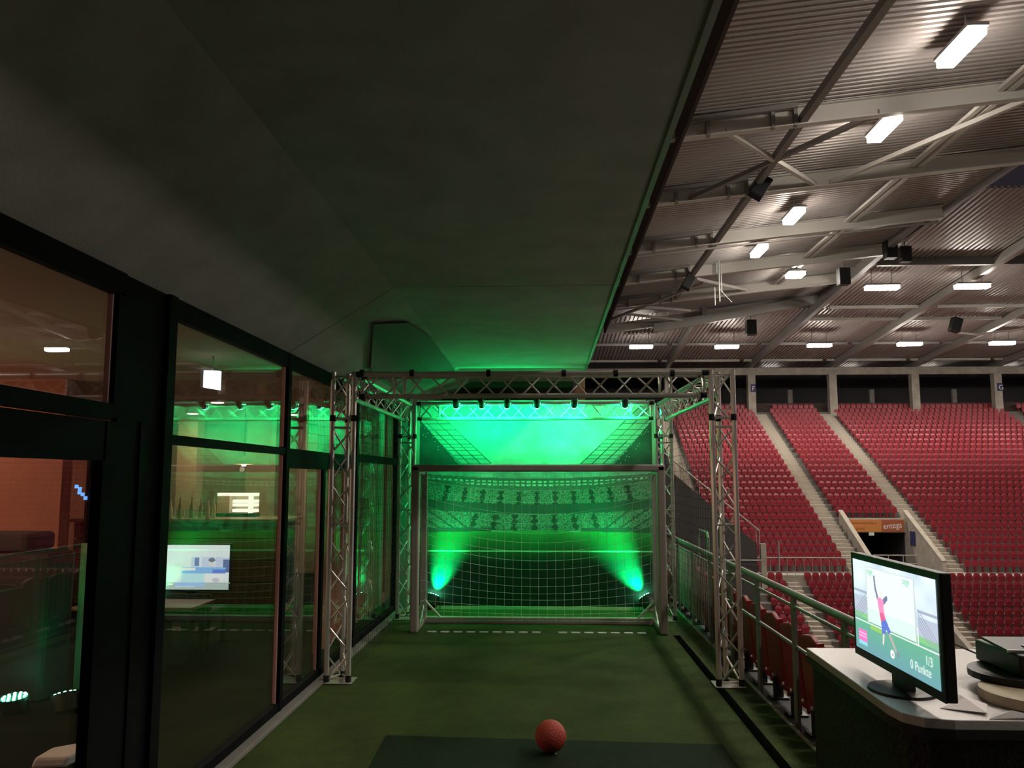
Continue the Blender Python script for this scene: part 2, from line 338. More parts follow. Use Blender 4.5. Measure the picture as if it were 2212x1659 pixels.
obj('walkway', MB().box((9.7,lowY(0)+.25,treadZ(NR-1)-1.2),(XR,wy,treadZ(NR-1)-.02)), M['concrete'], stand)
tb = MB()
for m in range(10): tb.box((9.7,lowY(m)+.25-.8,lowZ(m)-.8),(XR,lowY(m)+.25,lowZ(m)))
obj('lower_terrace', tb, M['concrete_d'], stand)
obj('front_wall', MB().box((9.7,43.15,-11),(XR,43.45,-7.05)), M['concrete'], stand)
obj('rear_floor', MB().box((3,76.48,7.0),(XR,82,7.75)), M['concrete_d'], stand)
# aisle steps: two steps to a row, alike pieces
STEP = {}
def step_mesh(wd, dp, h):
    k = (round(wd,2), round(dp,2))
    if k not in STEP:
        b = MB().box((0,-dp,-h),(wd,0,0)); STEP[k] = mk_mesh('step', b.v, b.f, M['step'])
    return STEP[k]
stairs = thing('stair_flights', (25,64,-5), 'pale concrete stairs between the red seat blocks', 'stairs', kind='structure')
for a, b in AIS[:3]:
    for n in range(1, NR):
        y1 = rowY(n)+.28
        piece('step', step_mesh(b-a,.425,.25), stairs, (a,y1,treadZ(n)+R_*.5)); piece('step', step_mesh(b-a,.437,.22), stairs, (a,y1-.425,treadZ(n)+.02))
for a, b in LAIS[:2]:
    for m in range(10):
        y1 = lowY(m)+.25
        piece('step', step_mesh(b-a,.4,.25), stairs, (a,y1,lowZ(m)+.185)); piece('step', step_mesh(b-a,.412,.22), stairs, (a,y1-.4,lowZ(m)+.02))
obj('stair_flank_wall', MB().prism([(21.1,51.3,lowZ(0)-.5),(21.1,51.3,lowZ(0)+.95),(21.1,43.4,lowZ(9)+.95),(21.1,43.4,lowZ(9)-.5)],(.28,0,0)), M['concrete'], stairs)
# vomitory
vo = thing('vomitory', (22.1,56,-4.5), 'dark stadium entrance with an orange banner over it', 'entrance', kind='structure')
zb = treadZ(NR-1)-.02
def rake(y): return treadZ(0)-R_*(rowY(0)-y)/D_
for sx, nm in ((VOM[0]-.22,1),(VOM[1],1)):
    ys = (58.0, 52.9)
    obj('side_wall', MB().prism([(sx,58.3,zb),(sx,58.3,rake(58.3)+.95),(sx,53.0,rake(53.0)+.75),(sx,52.9,zb)],(.22,0,0)), M['concrete'], vo)
    obj('coping', MB().bar((sx+.11,58.3,rake(58.3)+1.0),(sx+.11,53.0,rake(53.0)+.8),.3,.09), M['step'], vo)
obj('lintel', MB().box((VOM[0],58.05,-1.75),(VOM[1],58.4,-.80)), M['concrete'], vo)
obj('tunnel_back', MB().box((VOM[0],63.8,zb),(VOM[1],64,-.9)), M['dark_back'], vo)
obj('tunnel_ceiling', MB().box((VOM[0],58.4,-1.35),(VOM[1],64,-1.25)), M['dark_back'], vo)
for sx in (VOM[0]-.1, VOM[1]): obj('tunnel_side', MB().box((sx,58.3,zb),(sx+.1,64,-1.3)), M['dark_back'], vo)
obj('tunnel_floor', MB().box((VOM[0],52.5,zb-.1),(VOM[1],64,zb)), M['concrete_d'], vo)
obj('exit_plate', MB().box((21.7,57.95,-1.95),(22.05,58.0,-1.72)), M['white'], vo)
obj('sign_plate', MB().box((VOM[1]-.06,56.6,-2.5),(VOM[1]-.01,57.3,-1.6)), M['blue'], vo)
rl = MB().tube([(VOM[0]+.2,53.6,zb+1.0),(VOM[0]+2.9,53.6,zb+1.0)],.03); rl.tube([(VOM[0]+1.2,53.6,zb+.5),(VOM[0]+2.9,53.6,zb+.5)],.02)
for i in range(4): rl.tube([(VOM[0]+.2+i*.9,53.6,zb),(VOM[0]+.2+i*.9,53.6,zb+1.0)],.025)
obj('barrier', rl, M['galv'], vo)
bn = thing('sponsor_banner', (22.1,58.0,-1.7), 'orange banner with the word entega above the dark entrance', 'banner')
xa, xb, xs_ = 20.3, 24.05, 22.55
obj('orange_field', MB().box((xa,57.93,-1.70),(xs_,58.0,-.90)), M['orange'], bn); obj('brown_field', MB().box((xs_,57.93,-1.70),(xb,58.0,-.90)), M['brown'], bn)
text('lettering', 'entega', (xs_+.13,57.92,-1.52), (1,0,.10), (-.1,0,1), .55, M['paper'], bn, xs=.86)
text('lettering', 'Unverwechselbar', (xa+.10,57.92,-1.18), (1,0,0), (0,0,1), .27, M['brown'], bn, xs=.98)
text('lettering', 'regional', (xa+.3,57.92,-1.55), (1,0,0), (0,0,1), .27, M['brown'], bn, xs=.98)
text('wall_lettering', 'SH', (21.25,43.13,-7.72), (1,0,0), (0,0,1), .78, M['ink'], stand, xs=1.0)
# columns, rear beam, concourse
rear = thing('rear_frame', (29,76,7.7), 'row of concrete columns and long beam at the top of the end stand', 'columns', kind='structure')
for i, cx in enumerate((10.9,18.35,25.55,32.8,40.0,47.3,54.6)):
    obj('column', MB().box((cx-.25,75.2,treadZ(1)-.3),(cx+.42,75.85,11.2)), M['concrete'], rear)
obj('tie_beam', MB().box((3,75.3,11.15),(XR,75.8,11.8)), M['concrete'], rear)
obj('concourse_wall', MB().box((3,81.8,7.0),(XR,82,13)), M['dark_back'], rear)
obj('rear_parapet', MB().box((9.7,76.6,treadZ(0)),(XR,76.75,treadZ(0)+.9)), M['darkwood'], rear)
for x0 in (14.6,22.2,29.6,37.0,44.3):
    obj('stub_post', MB().box((x0,77.2,7.7),(x0+.4,77.5,10.0)), M['concrete_d'], rear)
for cx, ch in ((18.35,'F'),(40.0,'G')):
    s = obj('block_sign', MB().box((cx-.02,75.13,9.6),(cx+.42,75.19,10.3)), M['blue'], rear); text('block_letter', ch, (cx+.06,75.125,9.72), (1,0,0), (0,0,1), .6, M['white'], s)
for x0 in (20.0,27.2,34.4,41.7,49.0):
    tl = obj('concourse_tube_light', MB().box((x0,77.5,11.85),(x0+1.45,77.7,11.97)), M['tube'], label='white tube light above the end stand columns, %s from the left' % ('first','second','third','fourth','fifth')[int((x0-20)/7.2+.5)], cat='light', group='concourse tube lights')
# corner wall of the near stand with railings
cw = thing('wall_corner', (8,40,-5), 'dark grey stair wall with a sloping top between the two stands', 'wall', kind='structure')
obj('wall_face', MB().prism([(4.5,40,3.4),(9.8,40,-1.16),(9.8,40,-8),(4.5,40,-8)],(0,.25,0)), M['wall_dd'], cw)
rl = MB().tube([(4.5,40.1,4.0),(9.95,40.1,-.55),(9.95,40.1,-2.6)],.035)
for i in range(7):
    t = i/6; x = 4.6+5.2*t; z = 3.35-4.45*t; rl.tube([(x,40.1,z),(x,40.1,z+.62)],.022)
obj('stair_railing', rl, M['galv'], cw)
obj('gate_post', MB().box((9.95,39.9,-3.2),(10.2,40.15,-1.15)), M['concrete'], cw)
rl = MB()
for z in (-1.9,-2.5): rl.tube([(8.2,39.9,z-.0),(10.0,39.9,z)],.03)
obj('gate_rail', rl, M['galv'], cw)
wr = thing('walkway_railing', (14,51.9,treadZ(NR-1)), 'grey railing along the walkway of the end stand', 'railing')
zr = treadZ(NR-1)
obj('top_rail', MB().tube([(10.4,51.6,zr+1.0),(18.5,51.6,zr+1.0)],.03), M['galv'], wr)
UB = mk_mesh('baluster', UNIT.v, UNIT.f, M['galv'], True)
for i in range(17): rod('baluster', wr, (10.4+i*.5,51.6,zr), (10.4+i*.5,51.6,zr+1.0), .02, UB)
for x in (12.4,13.9): rod('tall_post', wr, (x,51.5,zr), (x,51.5,zr+2.0), .05, UB)
# near main stand: terrace falling to the right
tb = MB()
for k in range(22): tb.box((2.75+.8*k,3.0,-.7-.45*(k+1)-.5),(3.55+.8*k,39.5,-.25-.45*(k+1)))
obj('near_terrace', tb, M['concrete'], label='concrete steps of the near stand falling away to the right', cat='grandstand', kind='structure')
obj('pitch_ground', MB().box((-5,-20,-11.4),(90,60,-11)), mat('pitch_grass',(.02,.05,.015),.9), label='dark football pitch far below the stands', cat='ground', kind='structure')
# ================================================================== SETTING: roofs
def corrugated(name, par, origin, along, across, n, amp, material):
    """trapezoid ribs running 'along', repeated n times 'across'"""
    o = Vector(origin); al = Vector(along); ac = Vector(across)/n; v = []; f = []
    prof = ((0,0),(.45,0),(.55,amp),(.9,amp))
    for i in range(n):
        for t, h in prof:
            q = o+ac*(i+t)+Vector((0,0,h)); v += [tuple(q), tuple(q+al)]
    q = o+ac*n; v += [tuple(q), tuple(q+al)]
    for i in range(len(v)//2-1): f.append((2*i,2*i+1,2*i+3,2*i+2))
    b = MB(); b.v = v; b.f = f; return obj(name, b, material, par)
SL = .107
def mainZ(x): return 13.05+SL*(x-4.2)
rm = thing('roof_main', (11,30,13), 'corrugated roof over the near stand with white beams', 'roof', kind='structure')
corrugated('roof_sheet', rm, (-4.0,-4,mainZ(-4)+.03), (23.0,0,SL*23), (0,62,0), 230, .11, M['sheet'])
BY = [5.6,12.0,25.2,31.6,38.5,44.9,51.3]
def ibeam(par, a, b, h, wd, m):
    a = Vector(a); b = Vector(b); mb = MB(); up = Vector((0,0,1))
    mb.bar(a, b, .03, h); mb.bar(a+up*(h/2-.02), b+up*(h/2-.02), wd, .04); mb.bar(a-up*(h/2-.02), b-up*(h/2-.02), wd, .04)
    return obj('beam', mb, m, par)
for y in BY:
    ibeam(rm, (2.2,y,mainZ(2.2)-.33), (18.5,y,mainZ(18.5)-.33), .62, .3, M['steel_w'])
    # stiff knee with gusset plates near the back
    for gx in (5.0,7.0,7.7): obj('gusset', MB().box((gx,y-.17,mainZ(gx)-.66),(gx+.12,y+.02,mainZ(gx)-.06)), M['steel_g'], rm)
    obj('haunch', MB().bar((4.3,y-.2,mainZ(4.3)-.12),(7.8,y-.2,mainZ(7.8)-.05),.16,.16), M['steel_g'], rm)
obj('purlin', MB().bar((8.0,-4,13.0),(8.0,51,13.0),.22,.26), M['steel_g'], rm)
obj('rear_fascia', MB().box((4.05,-4,mainZ(4)-1.0),(4.15,58,mainZ(4)+.0)), M['darkwood'], rm)
obj('rear_wall', MB().box((-4.2,-4,4.3),(-4.0,58,mainZ(-4)+.03)), M['concrete_d'], rm)
obj('front_edge', MB().bar((18.9,-4,mainZ(18.9)-.1),(18.9,58,mainZ(18.9)-.1),.2,.3), M['steel_g'], rm)
for dx in (0,.32): obj('twin_purlin', MB().bar((14.05+dx,-4,mainZ(14)-.25),(14.05+dx,51,mainZ(14)-.25),.18,.12), M['steel_w'], rm)
zz = lambda x: mainZ(x)-.5
for y0, y1 in ((25.2,31.6),):
    obj('cross_brace', MB().bar((5.6,y0,zz(5.6)),(10.4,y1,zz(10.4)),.16,.16), M['steel_w'], rm)
    obj('cross_brace', MB().bar((10.4,y0,zz(10.4)),(5.6,y1,zz(5.6)),.16,.16), M['steel_g'], rm)
    obj('cross_brace', MB().bar((11.0,y1,zz(11)),(15.4,y0,zz(15.4)),.16,.16), M['steel_w'], rm)
for a, b, c, d in (((5.5,55.5),(10.4,58),12.9,12.8),((3.5,50.5),(9.5,54.5),12.6,12.9),((8.3,45.6),(12.9,52.0),12.9,13.6),((4.2,55),(9.0,47),12.4,13.0)):
    obj('cross_brace', MB().bar((a[0],a[1],c),(b[0],b[1],d),.15,.15), M['steel_w'], rm)
ibeam(rm, (4.0,58,mainZ(2.5)-.6), (18.4,58,mainZ(18.4)-.2), .62, .3, M['steel_w'])
obj('conduit_rail', MB().tube([(4.2,37.9,mainZ(4.2)-.95),(18,37.9,mainZ(18)-.95)],.05), M['steel_g'], rm)
re_ = thing('roof_end', (30,60,12), 'corrugated roof over the red end stand with grey rafters', 'roof', kind='structure')
ES = .075
def endZ(y): return 11.8+.62+ES*(75-y)
corrugated('roof_sheet', re_, (2.5,82,endZ(82)), (0,-24,ES*24), (57.5,0,0), 190, .11, M['sheet'])
corrugated('roof_sheet', re_, (19.0,58,endZ(58)), (0,-20,ES*20), (41,0,0), 136, .11, M['sheet'])
for i, cx in enumerate((10.82,18.3,25.55,32.85,40.15,47.4,54.6)):
    yf = 57.0 if cx < 15 else 38.5
    obj('rafter', MB().bar((cx+.1,80,endZ(80)-.32),(cx+.1,yf,endZ(yf)-.32),.34,.55), M['steel_g'] if i == 1 else M['galv'], re_)
for y, x0 in ((57.3,19.5),(60.5,19.0),(74.3,3.0),(68.0,3.0)):
    for i in range(6 if x0 > 10 else 8):
        a = x0+7.28*i; obj('purlin', MB().bar((a,y,endZ(y)-.14),(min(a+6.9,60),y,endZ(y)-.14),.2,.2), M['steel_w'] if y != 68.0 else M['steel_g'], re_)
obj('purlin', MB().bar((19,47.6,endZ(47.6)-.2),(60,47.6,endZ(47.6)-.2),.3,.5), M['steel_g'], re_)
obj('hip_beam', MB().bar((7.5,57.6,12.3),(19.2,57.6,14.3),.35,.6), M['galv'], re_)
obj('bent_rail', MB().tube([(30.2,62.5,endZ(62.5)-.6),(31.2,61,endZ(61)-1.2),(36.5,61,endZ(61)-.6)],.08), M['steel_w'], re_)
# ================================================================== FLOODLIGHTS
ORD = ['first','second','third','fourth','fifth','sixth','seventh','eighth','ninth','tenth']
def floodlight(loc, lx, ly, label, group, power=P_FLOOD, tilt=(0,0,-1), roof=None):
    x, y, z = loc
    t = thing('floodlight', (x,y,z), label, 'floodlight', group)
    obj('lens', MB().box((x-lx/2,y-ly/2,z-.16),(x+lx/2,y+ly/2,z+.06)), M['flood'], t, bevel=.03)
    obj('housing', MB().box((x-lx/2-.04,y-ly/2-.04,z+.06),(x+lx/2+.04,y+ly/2+.04,z+.16)), M['steel_g'], t)
    if roof:
        for s in (-1,1): obj('hanger', MB().tube([(x+s*lx*.35,y+s*ly*.35,z+.16),(x+s*lx*.35,y+s*ly*.35,roof)],.025), M['steel_g'], t)
    lamp('flood_lamp', 'AREA', (x,y,z-.20), power, (1.0,.90,.78), tilt, t, shape='RECTANGLE', size=max(lx,.3), size_y=max(ly,.3), spread=math.radians(170))
mp = [at_z(2075,100,13.25), at_z(1910,275,13.25), at_z(1715,465,13.25), at_z(1640,540,13.25)]
for i, p in enumerate(mp):
    floodlight(p, .46, 1.8, '%s long floodlight under the near stand roof counted from the camera' % ORD[i].capitalize(), 'floodlights under the near stand roof', tilt=(-.15,0,-1), roof=mainZ(p.x))
for y, w_ in ((14.5,'just'), (7.5,'well'), (1.0,'far')):
    floodlight((10.85,y,13.25), .42, 1.9, 'long floodlight under the near stand roof %s above the picture' % w_, 'floodlights above the picture', tilt=(-.15,0,-1), roof=mainZ(10.85))
for i, (px, py) in enumerate(((1385,748),(1570,748),(1770,745),(1965,742),(2165,740))):
    p = at_y(px,py,64.2); floodlight(p, 1.75, .55, '%s bright floodlight in the rear row over the end stand, counted from the left' % ORD[i].capitalize(), 'rear floodlights over the end stand', roof=endZ(64.2))
for x, w_ in ((41.6,'just'),(48.6,'far')): floodlight((x,64.2,12.1), 1.5, .5, 'rear row floodlight %s beyond the right edge of the picture' % w_, 'floodlights beyond the picture', roof=endZ(64.2))
for i, (px, py) in enumerate(((1905,620),(2100,617))):
    p = at_y(px,py,49.5); floodlight(p, 1.9, .55, ('left' if i == 0 else 'right').capitalize()+' bright floodlight in the front row over the end stand', 'front floodlights over the end stand', roof=endZ(49.5))
floodlight((32.2,49.5,13.25), 1.7, .5, 'front row floodlight beyond the right edge of the picture', 'floodlights beyond the picture', roof=endZ(49.5))
p = at_y(1718,592,47.5); floodlight(p, .9, .9, 'Tilted square floodlight hanging in the corner between the two roofs', 'corner floodlight', roof=mainZ(p.x))
op = thing('roof_opposite', (110,22,17), 'roof and terrace of the opposite stand outside the picture', 'roof', kind='structure')
obj('roof_sheet', MB().box((98,-25,18.0),(128,70,18.2)), M['sheet'], op); obj('rear_wall', MB().box((127.5,-25,-11),(128,70,18)), M['dark_back'], op)
obj('terrace', MB().prism([(98,-25,-11),(127.5,-25,-11),(127.5,-25,8)],(0,95,0)), M['seat2'], op)
for i in range(5):
    floodlight((104,-8+15*i,17), .6, 4.0, 'floodlight of the opposite stand outside the picture, %s along its roof' % ORD[i], 'floodlights of the opposite stand', power=2600, tilt=(-1,0,-.13), roof=18.0)
# black loudspeakers hanging under the roofs
def speaker(px, py, Y, s, ang, label):
    c = at_y(px,py,Y); t = thing('loudspeaker', c, label, 'loudspeaker', 'loudspeakers under the roofs')
    q = Quaternion((0,1,0), ang)
    b = MB(); b.box((-s*.32,-s*.3,-s*.5),(s*.32,s*.3,s*.5)); b.v = [tuple(c+q@Vector(v)) for v in b.v]; obj('cabinet', b, M['black'], t, bevel=.03)
    b = MB(); b.box((-s*.28,-s*.33,-s*.45),(s*.28,-s*.3,s*.45)); b.v = [tuple(c+q@Vector(v)) for v in b.v]; obj('grille', b, M['strap'], t)
    b = MB().tube([tuple(c+Vector((0,0,s*.4))), tuple(c+Vector((0,0,s*.4+.7)))],.03); obj('bracket', b, M['steel_g'], t)
speaker(1642,405,30.8,.85,.55,'Tilted black loudspeaker hanging on the second white roof beam')
speaker(1487,610,44.3,.8,.5,'Small black loudspeaker hanging below the fourth roof beam')
speaker(1622,708,60,1.1,0,'Square black loudspeaker under the end roof left of the first rafter')
speaker(1923,540,44.4,.95,0,'Black loudspeaker at the tip of the near roof beam')
speaker(1955,550,44.4,.85,0,'Second black loudspeaker beside the roof beam tip')
speaker(1822,598,46,.95,0,'Dark loudspeaker box in the corner between the roofs')
speaker(2064,702,58,1.0,.3,'Round dark loudspeaker under the middle of the end roof')
an = thing('antenna', at_y(1555,600,44.6), 'White antenna mast hanging below the fourth roof beam', 'antenna')
c = at_y(1553,585,44.6)
b = MB().tube([c+Vector((0,0,.6)),c+Vector((0,0,-1.7))],.035); obj('mast', b, M['white'], an)
b = MB().tube([c+Vector((-.25,0,-.9)),c+Vector((-.25,0,-1.9))],.025); b.tube([c+Vector((0,0,-1.0)),c+Vector((.65,0,-1.75))],.02); b.tube([c+Vector((.12,0,.3)),c+Vector((.12,0,-1.2))],.03); b.tube([c+Vector((-.12,0,-.1)),c+Vector((-.12,0,.5))],.04)
obj('rod', b, M['white'], an)
# ================================================================== STADIUM SEATS
def seat_mesh_data():
    """tip-up seat facing -y, floor at z=0, top at .80"""
    b = MB(); W = .197
    prof = [(-W,.40),(-W,.655),(-W*.86,.735),(-W*.5,.788),(0,.80),(W*.5,.788),(W*.86,.735),(W,.655),(W,.40)]
    k = len(prof); n = 0
    for j, (yo, ins) in enumerate(((-.045,.0),(.0,.012))):
        for x, z in prof: b.v.append((x, yo+(.10*(z-.4)) + (-.05*(abs(x)/W)**2), z-ins))
    b.f.append(tuple(range(k))); b.f.append(tuple(k+i for i in reversed(range(k))))
    for i in range(k): b.f.append((i,(i+1)%k,k+(i+1)%k,k+i))
    # folded pan
    n = len(b.v)
    pp = [(-W*.92,.36),(-W*.92,.60),(-W*.5,.66),(W*.5,.66),(W*.92,.60),(W*.92,.36)]
    for yo in (-.16,-.10):
        for x, z in pp: b.v.append((x, yo+.03*(z-.4), z))
    m = len(pp); b.f.append(tuple(n+i for i in range(m))); b.f.append(tuple(n+m+i for i in reversed(range(m))))
    for i in range(m): b.f.append((n+i,n+(i+1)%m,n+m+(i+1)%m,n+m+i))
    b.box((-.03,-.12,.0),(.03,.10,.40))
    return b
SB = seat_mesh_data(); SEAT = mk_mesh('stadium_seat', SB.v, SB.f, M['seat'], True)
def blocks(rng, rows_full, cut):
    xs = []
    for a, b in rng:
        n = int((b-a)/.467); off = ((b-a)-n*.467)/2
        xs += [a+off+.467*(i+.5) for i in range(n)]
    return xs
UPB = [(10.95,18.55),(19.75,24.35),(25.55,40.5),(41.8,58.5)]
LOB = [(12.4,14.2),(15.0,21.05),(22.7,40.5),(41.8,58.5)]
seats = []     # (x, y, z, tier, row, block, index)
for n in range(NR):
    for bi, (a, b) in enumerate(UPB):
        if bi == 1 and n >= 21: continue
        for i, x in enumerate(blocks([(a,b)],0,0)):
            if n == 0 and bi == 1 and i < 1: continue
            seats.append((x, rowY(n), treadZ(n), 'upper', n, bi, i))
for m in range(10):
    for bi, (a, b) in enumerate(LOB):
        for i, x in enumerate(blocks([(a,b)],0,0)): seats.append((x, lowY(m), lowZ(m), 'lower', m, bi, i))
def in_view(s):
    x, y = to_px((s[0], s[1], s[2]+.65))
    if not (1462 < x < 2206 and 860 < y < 1440): return False
    if 1832 < x < 2056 and y > 1190: return False
    if x > 2130 and y > 1385: return False
    if x < 1840 and y > 1235+(x-1605)*.45: return False
    if 1520 < x < 1612: return False
    return True
vis = sorted([s for s in seats if in_view(s)], key=lambda s: s[1])[:300]
solo = set(id(s) for s in vis)
def nth(i):
    u = ['','first','second','third','fourth','fifth','sixth','seventh','eighth','ninth','tenth','eleventh','twelfth','thirteenth','fourteenth','fifteenth','sixteenth','seventeenth','eighteenth','nineteenth']
    if i < 20: return u[i]
    tens = {2:'twent',3:'thirt',4:'fort'}[i//10]
    return tens+'ieth' if i % 10 == 0 else tens+'y-'+u[i%10]
LOW_REF = ['left of narrow lower stair','right of narrow lower stair','right of stair by television','right of far stair']
UP_REF = ['left of first stair','between the stairs','right of second stair','right of far stair']
for s in vis:
    o = bpy.data.objects.new('stadium_seat', SEAT); COL.objects.link(o); o.location = s[:3]
    nb = s[6]+1; row = s[4]+1
    if s[3] == 'lower':
        if s[5] == 0: nb = 4-nb if nb < 4 else 1
        lab = 'red seat, %s row below walkway, %s %s' % (nth(row), nth(nb), LOW_REF[s[5]])
    else:
        if s[5] == 0: nb = 16-s[6]
        lab = 'red seat, %s row above walkway, %s %s' % (nth(NR-s[4]), nth(nb), UP_REF[s[5]])
    tag(o, lab, 'seat', 'red seats of the end stand')
rest = [s for s in seats if id(s) not in solo]
base = np.array(SB.v); nv = len(base); allv = np.concatenate([base+np.array(s[:3]) for s in rest]); allf = []
for i in range(len(rest)): allf += [tuple(q+i*nv for q in f) for f in SB.f]
me = bpy.data.meshes.new('stadium_seats'); me.from_pydata(allv.tolist(), [], allf); me.update(); me.materials.append(M['seat'])
o = bpy.data.objects.new('stadium_seats', me); COL.objects.link(o); tag(o, 'thousands of red tip-up seats filling the end stand', 'seats', kind='stuff')
# near padded seats behind the railing (backs towards the turf, facing +x)
def near_seat(y, label, first=None):
    x = 2.15; z0 = -.16; t = thing('folding_seat', (x,y,z0), label, 'seat', 'dark red seats behind the railing')
    b = MB(); prof = [(-.25,.12),(-.25,.70),(-.22,.77),(-.10,.805),(.10,.775),(.22,.74),(.25,.68),(.25,.12)]
    b.prism([(x+.10*(q-.1)*-1+.02, y+p, z0+q) for p, q in prof], (.05,0,0)); obj('backrest', b, M['seat2'], t, bevel=.012)
    b = MB().box((x+.07,y-.23,z0+.2),(x+.13,y+.23,z0+.62)); obj('seat_pan', b, M['seat2'], t, bevel=.015)
    b = MB().bar((x-.03,y+.262,z0+.78),(x+.045,y+.262,z0+.10),.018,.05,up=(1,0,0)); obj('side_arm', b, M['seat2'], t)
    b = MB().box((x-.02,y-.03,z0),(x+.06,y+.03,z0+.2)); b.box((x-.06,y-.08,z0),(x+.1,y+.08,z0+.02)); obj('foot', b, M['black'], t)
    for dy in (-.12,.12): obj('hinge_bolt', MB().lathe([(.012,0),(.02,.02),(.012,.03)], (x-.035,y+dy,z0+.24), (-1,0,0), 8), M['alu'], t)
ys = [5.35+.575*i for i in range(20)]
for i, y in enumerate(ys): near_seat(y, 'dark red folded seat behind the railing, %s beyond the counter' % nth(i+1))
# ================================================================== RAILING BESIDE THE LANE
RX = 1.95
rl = thing('guard_railing', (RX,9,0), 'steel guard railing along the right side of the lane', 'railing')
obj('handrail', MB().tube([(RX,5.08,.985),(RX,16.5,.985)],.03,10), M['rail'], rl, smooth=True)
obj('mid_rail', MB().tube([(RX,5.08,.89),(RX,16.5,.89)],.013,6), M['rail'], rl)
obj('lower_rail', MB().tube([(RX,5.08,.585),(RX,10.0,.585)],.014,6), M['rail'], rl)
for y in (5.7,6.85,8.0,9.15,10.3,11.5,12.7,13.9,15.1): obj('post', MB().box((RX-.012,y-.045,-.16),(RX+.012,y+.045,.96)), M['rail'], rl)
for y in [10.45+.11*i for i in range(55)]: rod('baluster', rl, (RX,y,.08), (RX,y,.89), .007, UB)
obj('hoop', MB().tube([(2.3,12.2,.6),(2.3,12.2,1.05),(2.3,12.26,1.12),(2.3,12.9,1.12),(2.3,12.97,1.05),(2.3,12.97,.6)],.02), M['rail'], rl)
# ================================================================== TRUSS CAGE
def truss(kind, label, A, B, offs, nb, zig=.009, rungs=(), plate=None):
    A = Vector(A); B = Vector(B); t = thing(kind, A, label, 'truss', 'aluminium truss cage')
    offs = [Vector(o) for o in offs]
    for o in offs: rod('chord', t, A+o, B+o, .025)
    pairs = ((0,1),(1,2),(2,0))
    for a, b in pairs:
        for i in range(nb):
            f0 = (i+.06)/nb; f1 = (i+.94)/nb
            p = A.lerp(B,f0)+offs[a if i % 2 == 0 else b]; q = A.lerp(B,f1)+offs[b if i % 2 == 0 else a]
            rod('brace', t, p, q, zig)
        for fr_ in rungs: rod('rung', t, A.lerp(B,fr_)+offs[a], A.lerp(B,fr_)+offs[b], zig)
    for fr_ in rungs[:2]:
        d = (B-A).normalized()
        for o in offs:
            p = A.lerp(B,fr_)+o; rod('coupler', t, p-d*.03, p+d*.03, .028, CPL)
    if plate: obj('base_plate', MB().box(*plate), M['alu'], t, bevel=.004)
    return t
CPL = mk_mesh('coupler', UNIT.v, UNIT.f, M['strap'], True)
YF, YB = 7.93, 11.45
XL, XRt = -1.962, 1.662
TOP = 2.90
off_post = [(-.103,0,0),(.103,0,0),(0,.18,0)]
def post(x, y, label):
    t = truss('truss_post', label, (x,y,.012), (x,y,TOP+.025), off_post, 11, rungs=(.012,.845,.815,.5,.985), plate=((x-.14,y-.04,.0045),(x+.14,y+.22,.012)))
    return t
post(XL, YF, 'left front aluminium truss post beside the glass')
post(XRt, YF, 'right front aluminium truss post beside the railing')
post(XL+.03, YB, 'left rear truss post behind the goal')
post(XRt-.07, YB, 'right rear truss post behind the goal')
fb = truss('truss_beam', 'front cross beam of the truss cage', (XL+.14,YF,0), (XRt-.14,YF,0), [(0,0,TOP),(0,.2,TOP),(0,.1,TOP-.205)], 15, rungs=(.005,.995,.13,.10,.90,.87))
bb = truss('truss_beam', 'rear cross beam of the truss cage glowing green', (XL+.17,YB,0), (XRt-.21,YB,0), [(0,0,TOP+.03),(0,.2,TOP+.03),(0,.1,TOP-.175)], 15, rungs=(.005,.995,.09,.91))
truss('truss_beam', 'left side beam of the truss cage holding the black net', (XL,YF+.22,0), (XL,YB-.05,0), [(-.1,0,TOP),(.1,0,TOP),(0,0,TOP-.205)], 13, rungs=(.02,.98,.88,.93))
truss('truss_beam', 'right side beam of the truss cage holding the black net', (XRt,YF+.22,0), (XRt-.05,YB-.05,0), [(-.1,0,TOP),(.1,0,TOP),(0,0,TOP-.205)], 13, rungs=(.02,.98,.88,.93))
TIE = MB().lathe([(.034,-.02),(.034,.02)], axis=(1,0,0), k=10); TIE = mk_mesh('tie', TIE.v, TIE.f, M['strap'])
for px in (782,890,1055,1218,1330,1452): piece('cable_tie', TIE, fb, at_y(px,806,YF))
# black side nets hung under the side beams
def side_net(x, x1, label):
    b = MB(); y0, y1, z1 = YF+.24, YB-.06, TOP-.235
    ny, nz = 34, 27
    def P(i, j):
        u = i/ny; v = j/nz; sag = .06*math.sin(math.pi*u*6)*(1-v); return (x+(x1-x)*u+.05*math.sin(9*u+4*v)*(1-v)**1.0, y0+(y1-y0)*u, .02+(z1-.02)*(1-v)+sag*.5*v)
    for i in range(ny+1): b.tube([P(i,j) for j in range(0,nz+1,3)], .0018, 3, False)
    for j in range(nz+1): b.tube([P(i,j) for i in range(0,ny+1,2)], .0018, 3, False)
    return obj('safety_net', b, M['net_b'], label=label, cat='net', group='black side nets')
side_net(XL+.03, XL+.05, 'black safety net hanging beside the glass front')
side_net(XRt-.02, XRt-.07, 'black safety net hanging beside the railing')
